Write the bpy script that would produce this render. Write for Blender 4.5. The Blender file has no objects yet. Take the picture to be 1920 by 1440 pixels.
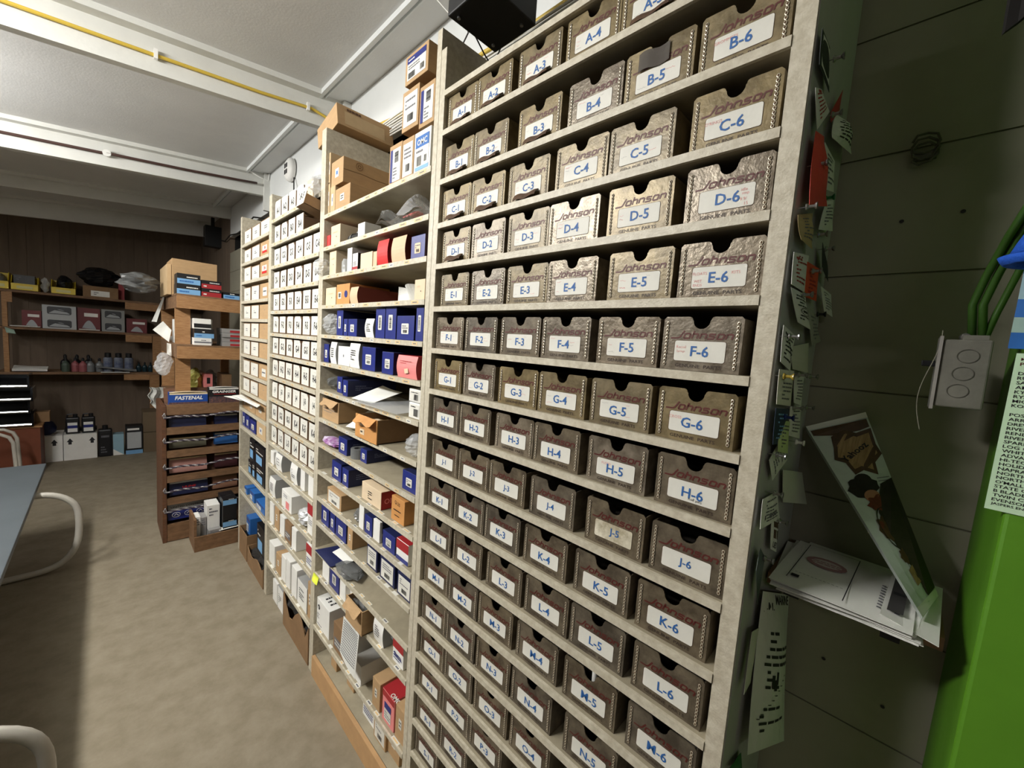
import bpy, math, random
from mathutils import Vector, Matrix
C = bpy.context.scene.collection
SC = bpy.context.scene
PI = math.pi
R = random.Random(7)

# ------------------------------------------------------------------ camera
CAMX, CAMZ, YAW, PITCH, ROLL, FPX = -0.62323, 1.5, 0.793992, -0.091111, 0.070341, 755.08
cam_data = bpy.data.cameras.new('camera')
cam_data.sensor_width = 36.0
cam_data.lens = FPX / 1920 * 36.0
cam_data.clip_start = 0.02
cam = bpy.data.objects.new('camera', cam_data)
C.objects.link(cam)
_f = Vector((math.sin(YAW) * math.cos(PITCH), math.cos(YAW) * math.cos(PITCH), math.sin(PITCH)))
_r = Vector((math.cos(YAW), -math.sin(YAW), 0))
_u = _r.cross(_f)
_r, _u = math.cos(ROLL) * _r + math.sin(ROLL) * _u, -math.sin(ROLL) * _r + math.cos(ROLL) * _u
cam.matrix_world = Matrix(((_r.x, _u.x, -_f.x, CAMX), (_r.y, _u.y, -_f.y, 0), (_r.z, _u.z, -_f.z, CAMZ), (0, 0, 0, 1)))
SC.camera = cam

# ------------------------------------------------------------------ world, light, exposure
w = bpy.data.worlds.new('world')
SC.world = w
w.use_nodes = True
w.node_tree.nodes['Background'].inputs[0].default_value = (0.9, 1.0, 0.95, 1)
w.node_tree.nodes['Background'].inputs[1].default_value = 0.02
SC.view_settings.view_transform = 'Standard'
SC.view_settings.look = 'None'
SC.view_settings.exposure = 0.95
SC.view_settings.gamma = 1.0
SC.view_settings.use_curve_mapping = False


def area(name, loc, sx, sy, power, rot, col=(1.0, 0.98, 0.935)):
    l = bpy.data.lights.new(name, 'AREA')
    l.shape = 'RECTANGLE'
    l.size, l.size_y = sx, sy
    l.energy = power
    l.color = col
    o = bpy.data.objects.new(name, l)
    C.objects.link(o)
    o.location = loc
    o.rotation_euler = rot
    return o


# two ceiling fluorescent fixtures over the aisle (tubes run along the shelves)
FIX = [(-1.62, 1.50, 2.40, 23.0, 12.0), (-1.62, 3.0, 2.40, 15.0, 12.0)]
for fx, fy, fz, pw, up in FIX:
    area('tube_light_down', (fx, fy, fz), 0.14, 0.85, pw, (0, math.radians(-35), 0))
    area('tube_light_up', (fx, fy, fz - 0.01), 0.3, 0.85, up, (0, math.radians(-140), 0), (1.0, 0.995, 0.98))
area('fill_light_rear', (-2.3, -1.5, 2.30), 0.14, 1.15, 3.0, (0, math.radians(-25), 0), (1.0, 0.96, 0.92))  # added soft fill behind the camera, not a real fixture
area('fill_light_far', (-2.5, 5.3, 2.15), 0.14, 1.15, 4.0, (0, math.radians(-20), 0))  # added lamp brightening the far end, no fixture belongs to it


# ------------------------------------------------------------------ materials
def lin(c):
    return tuple(((x / 255) / 12.92 if x <= 10 else ((x / 255 + 0.055) / 1.055) ** 2.4) for x in c)


MATS = {}


def mat(name, col, rough=0.6, metal=0.0, var=0.0, scale=8.0, col2=None, bump=0.0, bscale=60.0, spec=0.5,
        alpha=1.0, emit=0.0, trans=0.0, stretch=(1, 1, 1), objrand=0.0):
    """procedural surface: base colour mottled by noise towards col2, optional fine bump"""
    if name in MATS:
        return MATS[name]
    m = bpy.data.materials.new(name)
    m.use_nodes = True
    nt = m.node_tree
    b = nt.nodes['Principled BSDF']
    c = lin(col)
    b.inputs['Roughness'].default_value = rough
    b.inputs['Metallic'].default_value = metal
    b.inputs['Specular IOR Level'].default_value = spec
    if trans:
        b.inputs['Transmission Weight'].default_value = trans
    if alpha < 1:
        b.inputs['Alpha'].default_value = alpha
    if emit:
        b.inputs['Emission Color'].default_value = (*c, 1)
        b.inputs['Emission Strength'].default_value = emit
    tc = nt.nodes.new('ShaderNodeTexCoord')
    mp = nt.nodes.new('ShaderNodeMapping')
    mp.inputs['Scale'].default_value = stretch
    nt.links.new(tc.outputs['Object'], mp.inputs['Vector'])
    vec = mp.outputs['Vector']
    if objrand:
        oi = nt.nodes.new('ShaderNodeObjectInfo')
        ad = nt.nodes.new('ShaderNodeVectorMath')
        ad.operation = 'MULTIPLY_ADD'
        cx = nt.nodes.new('ShaderNodeCombineXYZ')
        for i in range(3):
            nt.links.new(oi.outputs['Random'], cx.inputs[i])
        nt.links.new(cx.outputs[0], ad.inputs[0])
        ad.inputs[1].default_value = (37, 53, 71)
        nt.links.new(vec, ad.inputs[2])
        vec = ad.outputs[0]
    d = lin(col2) if col2 else tuple(x * (1 - var) for x in c)
    n = nt.nodes.new('ShaderNodeTexNoise')
    n.inputs['Scale'].default_value = scale
    n.inputs['Detail'].default_value = 5
    n.inputs['Roughness'].default_value = 0.65
    nt.links.new(vec, n.inputs['Vector'])
    rp = nt.nodes.new('ShaderNodeValToRGB')
    rp.color_ramp.elements[0].position = 0.36
    rp.color_ramp.elements[1].position = 0.66
    rp.color_ramp.elements[0].color = (*d, 1)
    rp.color_ramp.elements[1].color = (*c, 1)
    nt.links.new(n.outputs['Fac'], rp.inputs[0])
    out = rp.outputs[0]
    if objrand:
        hv = nt.nodes.new('ShaderNodeHueSaturation')
        ma = nt.nodes.new('ShaderNodeMapRange')
        ma.inputs['To Min'].default_value = 1 - objrand
        ma.inputs['To Max'].default_value = 1 + objrand
        nt.links.new(oi.outputs['Random'], ma.inputs[0])
        nt.links.new(ma.outputs[0], hv.inputs['Value'])
        nt.links.new(ma.outputs[0], hv.inputs['Saturation'])
        nt.links.new(out, hv.inputs['Color'])
        out = hv.outputs[0]
    nt.links.new(out, b.inputs['Base Color'])
    if bump:
        n2 = nt.nodes.new('ShaderNodeTexNoise')
        n2.inputs['Scale'].default_value = bscale
        n2.inputs['Detail'].default_value = 4
        nt.links.new(vec, n2.inputs['Vector'])
        bp = nt.nodes.new('ShaderNodeBump')
        bp.inputs['Strength'].default_value = bump
        bp.inputs['Distance'].default_value = 0.002
        nt.links.new(n2.outputs['Fac'], bp.inputs['Height'])
        nt.links.new(bp.outputs[0], b.inputs['Normal'])
    MATS[name] = m
    return m


paint = mat('shelf paint', (206, 202, 188), 0.5, var=0.22, scale=14, bump=0.5, bscale=160)
paint_edge = mat('worn shelf edge paint', (208, 201, 182), 0.45, col2=(184, 175, 154), scale=70, bump=0.25, bscale=300)
shelf_wood = mat('shelf board inside', (168, 158, 134), 0.7, var=0.25, scale=9)
hardboard = mat('brown hardboard', (128, 116, 94), 0.8, var=0.2, scale=5)
bin_olive = mat('aged metallic card olive', (138, 124, 94), 0.38, metal=0.2, col2=(98, 86, 62), scale=26, bump=0.3, bscale=120, objrand=0.13)
bin_grey = mat('aged metallic card grey', (142, 132, 116), 0.34, metal=0.3, col2=(94, 84, 70), scale=30, bump=0.4, bscale=140, objrand=0.12)
bin_brown_shaded = mat('aged metallic card brown shaded', (116, 105, 87), 0.42, metal=0.15, col2=(76, 67, 54), scale=28, bump=0.3, bscale=120, objrand=0.12)  # weaker light on the lower rows is put into this darker tone
bin_in = mat('bin inside card', (84, 72, 54), 0.8, var=0.3, scale=20)
bin_torn = mat('torn dark card', (92, 66, 44), 0.8, var=0.4, scale=60)
stitch_m = mat('steel stitching', (206, 198, 176), 0.35, metal=0.3, var=0.2, scale=60)
label_m = mat('label card', (226, 224, 214), 0.55, var=0.06, scale=30)
label_dirty = mat('stained label card', (226, 220, 200), 0.6, col2=(168, 158, 132), scale=34)
ink_blue = mat('blue ink', (44, 98, 164), 0.6)
ink_red = mat('dark red print', (96, 36, 30), 0.5, var=0.35, scale=200)
ink_brown = mat('brown print', (58, 42, 34), 0.5, var=0.3, scale=200)
ink_pink = mat('faded red handwriting', (222, 150, 146), 0.7)
ink_grey = mat('faded pencil', (176, 174, 168), 0.7)
black_ink = mat('black ink', (28, 28, 32), 0.6)
grey_ink = mat('grey print', (110, 110, 116), 0.6)
white_p = mat('white card', (240, 239, 234), 0.55, var=0.06, scale=12)
paper = mat('paper', (232, 232, 226), 0.7, var=0.05, scale=10)
kraft = mat('kraft cardboard', (186, 152, 110), 0.8, var=0.12, scale=18, stretch=(1, 1, 4))
kraft2 = mat('light kraft cardboard', (198, 170, 130), 0.8, var=0.1, scale=18)
kraft_dk = mat('brown cardboard', (146, 114, 80), 0.8, var=0.2, scale=14)
orange_k = mat('orange kraft card', (208, 148, 84), 0.7, var=0.12, scale=18)
tan_m = mat('cream card', (226, 204, 172), 0.65, var=0.08, scale=14)
peach = mat('pale peach card', (228, 186, 152), 0.6, var=0.08, scale=14)
navy = mat('navy card', (36, 48, 128), 0.4, var=0.2, scale=10)
navy_dk = mat('dark navy card', (30, 38, 82), 0.45, var=0.2, scale=10)
omc_blue = mat('mid blue print', (44, 104, 176), 0.5)
red_m = mat('bright red card', (214, 36, 34), 0.5, var=0.12, scale=10)
red_dk = mat('deep red card', (172, 40, 46), 0.5, var=0.15, scale=10)
pink_m = mat('salmon pink card', (238, 142, 140), 0.6, var=0.08, scale=14)
black_m = mat('black card', (24, 25, 29), 0.4, var=0.2, scale=12)
steel_lt = mat('light blue print', (122, 172, 216), 0.5)
yellow_m = mat('yellow plastic', (232, 204, 40), 0.4)
tape_grey = mat('grey tape', (110, 112, 112), 0.5)
clear_m = mat('clear plastic film', (235, 238, 240), 0.12, alpha=0.32, bump=0.5, bscale=40)
clear_dk = mat('crumpled smoky film', (120, 122, 122), 0.15, alpha=0.6, bump=0.8, bscale=40)
floor_m = mat('bare concrete', (144, 134, 115), 0.85, col2=(128, 118, 98), scale=11, bump=0.6, bscale=34)
ceil_m = mat('painted ceiling panel', (222, 222, 220), 0.6, var=0.07, scale=3, bump=0.25, bscale=120)
beam_m = mat('painted beam', (218, 218, 212), 0.6, var=0.08, scale=6, bump=0.3, bscale=60)
wall_white = mat('white painted board', (228, 230, 228), 0.6, var=0.06, scale=3)
wall_side = mat('dusty beige siding paint', (156, 152, 134), 0.75, var=0.12, scale=4)
wall_dim = mat('old brown grey panelling', (120, 104, 88), 0.85, var=0.22, scale=4, stretch=(3, 3, 0.4))
panel_side = mat('pale green grey paint', (182, 182, 178), 0.7, var=0.08, scale=10)
green_m = mat('bright green paint', (88, 142, 30), 0.5, var=0.1, scale=6, bump=0.5, bscale=30)
list_paper = mat('green tinted list paper', (196, 226, 190), 0.6, var=0.04, scale=10)
wood_m = mat('warm pine board', (176, 134, 90), 0.6, col2=(146, 104, 64), scale=10, stretch=(2, 2, 12))
wood_dk = mat('dark stained board', (112, 74, 48), 0.6, col2=(86, 56, 36), scale=8, stretch=(2, 2, 6))
wood_mid = mat('brown shelf board', (136, 102, 72), 0.65, col2=(108, 80, 54), scale=8, stretch=(2, 2, 6))
steel_gr = mat('grey painted steel', (92, 99, 104), 0.42, var=0.1, scale=5)
tube_m = mat('cream painted steel tube', (188, 184, 174), 0.4, var=0.1, scale=12)
yel_wire = mat('yellow cable jacket', (206, 176, 70), 0.4)
brn_wire = mat('brown cable jacket', (70, 46, 40), 0.5)
wht_wire = mat('white cable', (214, 212, 204), 0.5)
blk_wire = mat('black cable', (24, 24, 24), 0.5)
grn_wire = mat('green painted cable', (52, 84, 30), 0.35)
spk_m = mat('matte black box', (14, 14, 15), 0.55)
metal_m = mat('bare metal', (170, 170, 168), 0.3, metal=0.9)
switch_m = mat('old grey box paint', (118, 116, 106), 0.6, var=0.25, scale=30)
blue_cloth = mat('blue cloth', (24, 84, 190), 0.85, bump=0.6, bscale=300)
glass_m = mat('jar glass', (225, 230, 232), 0.08, alpha=0.35)


# ------------------------------------------------------------------ mesh helpers
_gl = {}


def glyphs(s, bold=0.0):
    k = (s, bold)
    if k not in _gl:
        cu = bpy.data.curves.new('t', 'FONT')
        cu.body = s
        cu.resolution_u = 2
        cu.offset = bold
        ob = bpy.data.objects.new('t', cu)
        me = ob.to_mesh()
        vs = [tuple(v.co) for v in me.vertices]
        fs = [tuple(p.vertices) for p in me.polygons]
        ob.to_mesh_clear()
        bpy.data.objects.remove(ob)
        bpy.data.curves.remove(cu)
        if vs:
            x0 = min(v[0] for v in vs); x1 = max(v[0] for v in vs)
            y0 = min(v[1] for v in vs); y1 = max(v[1] for v in vs)
        else:
            x0 = x1 = y0 = 0; y1 = 1
        _gl[k] = ([(v[0] - x0, v[1] - y0) for v in vs], fs, x1 - x0, y1 - y0)
    return _gl[k]


FX = (Vector((0, -1, 0)), Vector((0, 0, 1)), Vector((-1, 0, 0)))     # a face that looks towards -x
FY = (Vector((1, 0, 0)), Vector((0, 0, 1)), Vector((0, -1, 0)))      # a face that looks towards -y
FZ = (Vector((1, 0, 0)), Vector((0, 1, 0)), Vector((0, 0, 1)))       # lies flat


class MB:
    def __init__(s):
        s.v, s.f, s.m = [], [], []

    def add(s, vs, fs, m=0):
        b = len(s.v)
        s.v += [tuple(v) for v in vs]
        s.f += [tuple(b + i for i in f) for f in fs]
        s.m += [m] * len(fs)
        return s

    def box(s, x0, x1, y0, y1, z0, z1, m=0, M=None):
        vs = [Vector((x, y, z)) for x in (x0, x1) for y in (y0, y1) for z in (z0, z1)]
        if M is not None:
            vs = [M @ v for v in vs]
        return s.add(vs, [(0, 1, 3, 2), (4, 6, 7, 5), (0, 4, 5, 1), (2, 3, 7, 6), (0, 2, 6, 4), (1, 5, 7, 3)], m)

    def poly(s, pts, fr, o, m=0, th=0.0, off=0.0):
        """closed 2-D outline on the frame fr at origin o; th extrudes it backwards"""
        u, v, n = fr
        o = Vector(o)
        a = [o + u * p[0] + v * p[1] + n * off for p in pts]
        k = len(a)
        if th:
            b = [p - n * th for p in a]
            s.add(a + b, [tuple(range(k)), tuple(range(2 * k - 1, k - 1, -1))] + [(i, k + i, k + (i + 1) % k, (i + 1) % k) for i in range(k)], m)
        else:
            s.add(a, [tuple(range(k))], m)
        return s

    def rect(s, x0, x1, y0, y1, fr, o, m=0, off=0.0, th=0.0):
        return s.poly([(x0, y0), (x1, y0), (x1, y1), (x0, y1)], fr, o, m, th, off)

    def rrect(s, x0, x1, y0, y1, r, fr, o, m=0, off=0.0, th=0.0):
        pts = []
        for cx, cy, a0 in ((x1 - r, y0 + r, -90), (x1 - r, y1 - r, 0), (x0 + r, y1 - r, 90), (x0 + r, y0 + r, 180)):
            for i in range(4):
                a = math.radians(a0 + 30 * i)
                pts.append((cx + r * math.cos(a), cy + r * math.sin(a)))
        return s.poly(pts, fr, o, m, th, off)

    def text(s, t, h, x, y, fr, o, m=0, off=0.0003, bold=0.012, xs=1.0, align='c', shear=0.0, width=None, ang=0.0):
        vs, fs, wd, ht = glyphs(t, bold)
        if not vs:
            return s
        k = h / ht
        kx = k * xs
        if width:
            kx = width / wd
        u, v, n = fr
        o = Vector(o)
        dx = {'c': -wd * kx / 2, 'l': 0, 'r': -wd * kx}[align]
        ca, sa = math.cos(ang), math.sin(ang)
        out = []
        for a, b in vs:
            px, py = dx + a * kx + b * k * shear, b * k
            px, py = px * ca - py * sa + x, px * sa + py * ca + y
            out.append(o + u * px + v * py + n * off)
        return s.add(out, fs, m)

    def stroke(s, pts, wd, fr, o, m=0, off=0.0003):
        u, v, n = fr
        o = Vector(o)
        P = [Vector((p[0], p[1])) for p in pts]
        L, Rr = [], []
        for i, p in enumerate(P):
            a = P[max(i - 1, 0)]
            b = P[min(i + 1, len(P) - 1)]
            d = (b - a)
            d = d.normalized() if d.length > 1e-9 else Vector((1, 0))
            q = Vector((-d.y, d.x)) * wd / 2
            L.append(p + q)
            Rr.append(p - q)
        vs = [o + u * p.x + v * p.y + n * off for p in L + Rr]
        k = len(P)
        return s.add(vs, [(i, k + i, k + i + 1, i + 1) for i in range(k - 1)], m)

    def tube(s, pts, r, m=0, n=8, cap=True):
        P = [Vector(p) for p in pts]
        k = len(P)
        base = len(s.v)
        prev = None
        rs = r if isinstance(r, (list, tuple)) else [r] * k
        for i, p in enumerate(P):
            d = (P[min(i + 1, k - 1)] - P[max(i - 1, 0)])
            d = d.normalized() if d.length > 1e-9 else Vector((0, 0, 1))
            if prev is None:
                a = Vector((0, 0, 1)) if abs(d.z) < 0.9 else Vector((1, 0, 0))
                q = d.cross(a).normalized()
            else:
                q = (prev - d * prev.dot(d)).normalized()
            prev = q
            e = d.cross(q)
            for j in range(n):
                t = 2 * PI * j / n
                s.v.append(tuple(p + (q * math.cos(t) + e * math.sin(t)) * rs[i]))
        fs = [(base + i * n + j, base + i * n + (j + 1) % n, base + (i + 1) * n + (j + 1) % n, base + (i + 1) * n + j) for i in range(k - 1) for j in range(n)]
        if cap:
            fs += [tuple(base + j for j in range(n - 1, -1, -1)), tuple(base + (k - 1) * n + j for j in range(n))]
        s.f += fs
        s.m += [m] * len(fs)
        return s

    def lathe(s, prof, o=(0, 0, 0), m=0, n=16, ax='z'):
        base = len(s.v)
        for r, z in prof:
            for j in range(n):
                t = 2 * PI * j / n
                a, b = r * math.cos(t), r * math.sin(t)
                p = {'z': (a, b, z), 'x': (z, a, b), 'y': (a, z, b)}[ax]
                s.v.append((o[0] + p[0], o[1] + p[1], o[2] + p[2]))
        k = len(prof)
        fs = [(base + i * n + j, base + i * n + (j + 1) % n, base + (i + 1) * n + (j + 1) % n, base + (i + 1) * n + j) for i in range(k - 1) for j in range(n)]
        fs += [tuple(base + j for j in range(n)), tuple(base + (k - 1) * n + j for j in range(n))]
        s.f += fs
        s.m += [m] * len(fs)
        return s

    def sheet(s, fn, nu, nv, m=0, th=0.0):
        """grid surface fn(u,v) in 0..1; th gives it thickness downwards along its own normal"""
        base = len(s.v)
        P = [[Vector(fn(i / nu, j / nv)) for j in range(nv + 1)] for i in range(nu + 1)]
        for row in P:
            for p in row:
                s.v.append(tuple(p))
        g = lambda i, j: base + i * (nv + 1) + j
        fs = [(g(i, j), g(i + 1, j), g(i + 1, j + 1), g(i, j + 1)) for i in range(nu) for j in range(nv)]
        s.f += fs
        s.m += [m] * len(fs)
        return s

    def build(s, name, mats, parent=None, loc=(0, 0, 0), rot=(0, 0, 0), smooth=False, bevel=0.0, solid=0.0):
        me = bpy.data.meshes.new(name)
        me.from_pydata(s.v, [], s.f)
        if not isinstance(mats, (list, tuple)):
            mats = [mats]
        for m in mats:
            me.materials.append(m)
        me.polygons.foreach_set('material_index', s.m)
        if smooth:
            me.polygons.foreach_set('use_smooth', [True] * len(s.f))
        me.update()
        o = bpy.data.objects.new(name, me)
        C.objects.link(o)
        o.parent = parent
        o.location = loc
        o.rotation_euler = rot
        if solid:
            md = o.modifiers.new('thickness', 'SOLIDIFY')
            md.thickness = solid
        if bevel:
            md = o.modifiers.new('bevel', 'BEVEL')
            md.width = bevel
            md.segments = 2
            md.limit_method = 'ANGLE'
        return o


def tag(o, label=None, cat=None, group=None, kind=None):
    if label: o['label'] = label
    if cat: o['category'] = cat
    if group: o['group'] = group
    if kind: o['kind'] = kind
    return o


def thing(name, label, cat, loc=(0, 0, 0), rz=0.0, group=None, rot=None):
    o = bpy.data.objects.new(name, None)
    o.empty_display_size = 0.02
    C.objects.link(o)
    o.location = loc
    o.rotation_euler = rot or (0, 0, rz)
    return tag(o, label, cat, group)


def struct(name, mb, mats, **k):
    return tag(mb.build(name, mats, **k), kind='structure')


def copy_tree(o, parent=None):
    c = o.copy()
    C.objects.link(c)
    if parent:
        c.parent = parent
    for ch in list(o.children):
        copy_tree(ch, c)
    return c

# measured layout tables
BINS=[
('A',2.0425,[0.8636,0.7456,0.6099,0.4814,0.3634]),
('B',1.9202,[0.8658,0.7478,0.5993,0.4654,0.3445,0.2201]),
('C',1.8093,[0.8658,0.7478,0.6188,0.4833,0.3635,0.2207]),
('D',1.7045,[0.8600,0.7366,0.6090,0.4906,0.3551,0.2187]),
('E',1.5932,[0.8538,0.7280,0.6025,0.4832,0.3426,0.2166]),
('F',1.4826,[0.8658,0.7417,0.6102,0.4881,0.3541,0.2318]),
('G',1.3721,[0.8633,0.7375,0.6060,0.4866,0.3564,0.2280]),
('H',1.2655,[0.8626,0.7434,0.6083,0.4887,0.3527,0.2186]),
('J',1.1513,[0.8555,0.7375,0.6195,0.4875,0.3451,0.2162]),
('K',1.0419,[0.8658,0.7451,0.6244,0.4949,0.3607,0.2303]),
('L',0.9323,[0.8658,0.7393,0.6070,0.4819,0.3593,0.2262]),
('M',0.8195,[0.8658,0.7476,0.6265,0.4966,0.3640,0.2260]),
('N',0.7070,[0.8658,0.7478,0.6234,0.5016,0.3512]),
('O',0.6000,[0.8658,0.7465,0.6216,0.4951]),
('P',0.4950,[0.8658,0.7478,0.6298]),
('R',0.3900,[0.8658,0.7478]),
('S',0.2850,[0.8658]),
]
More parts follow.
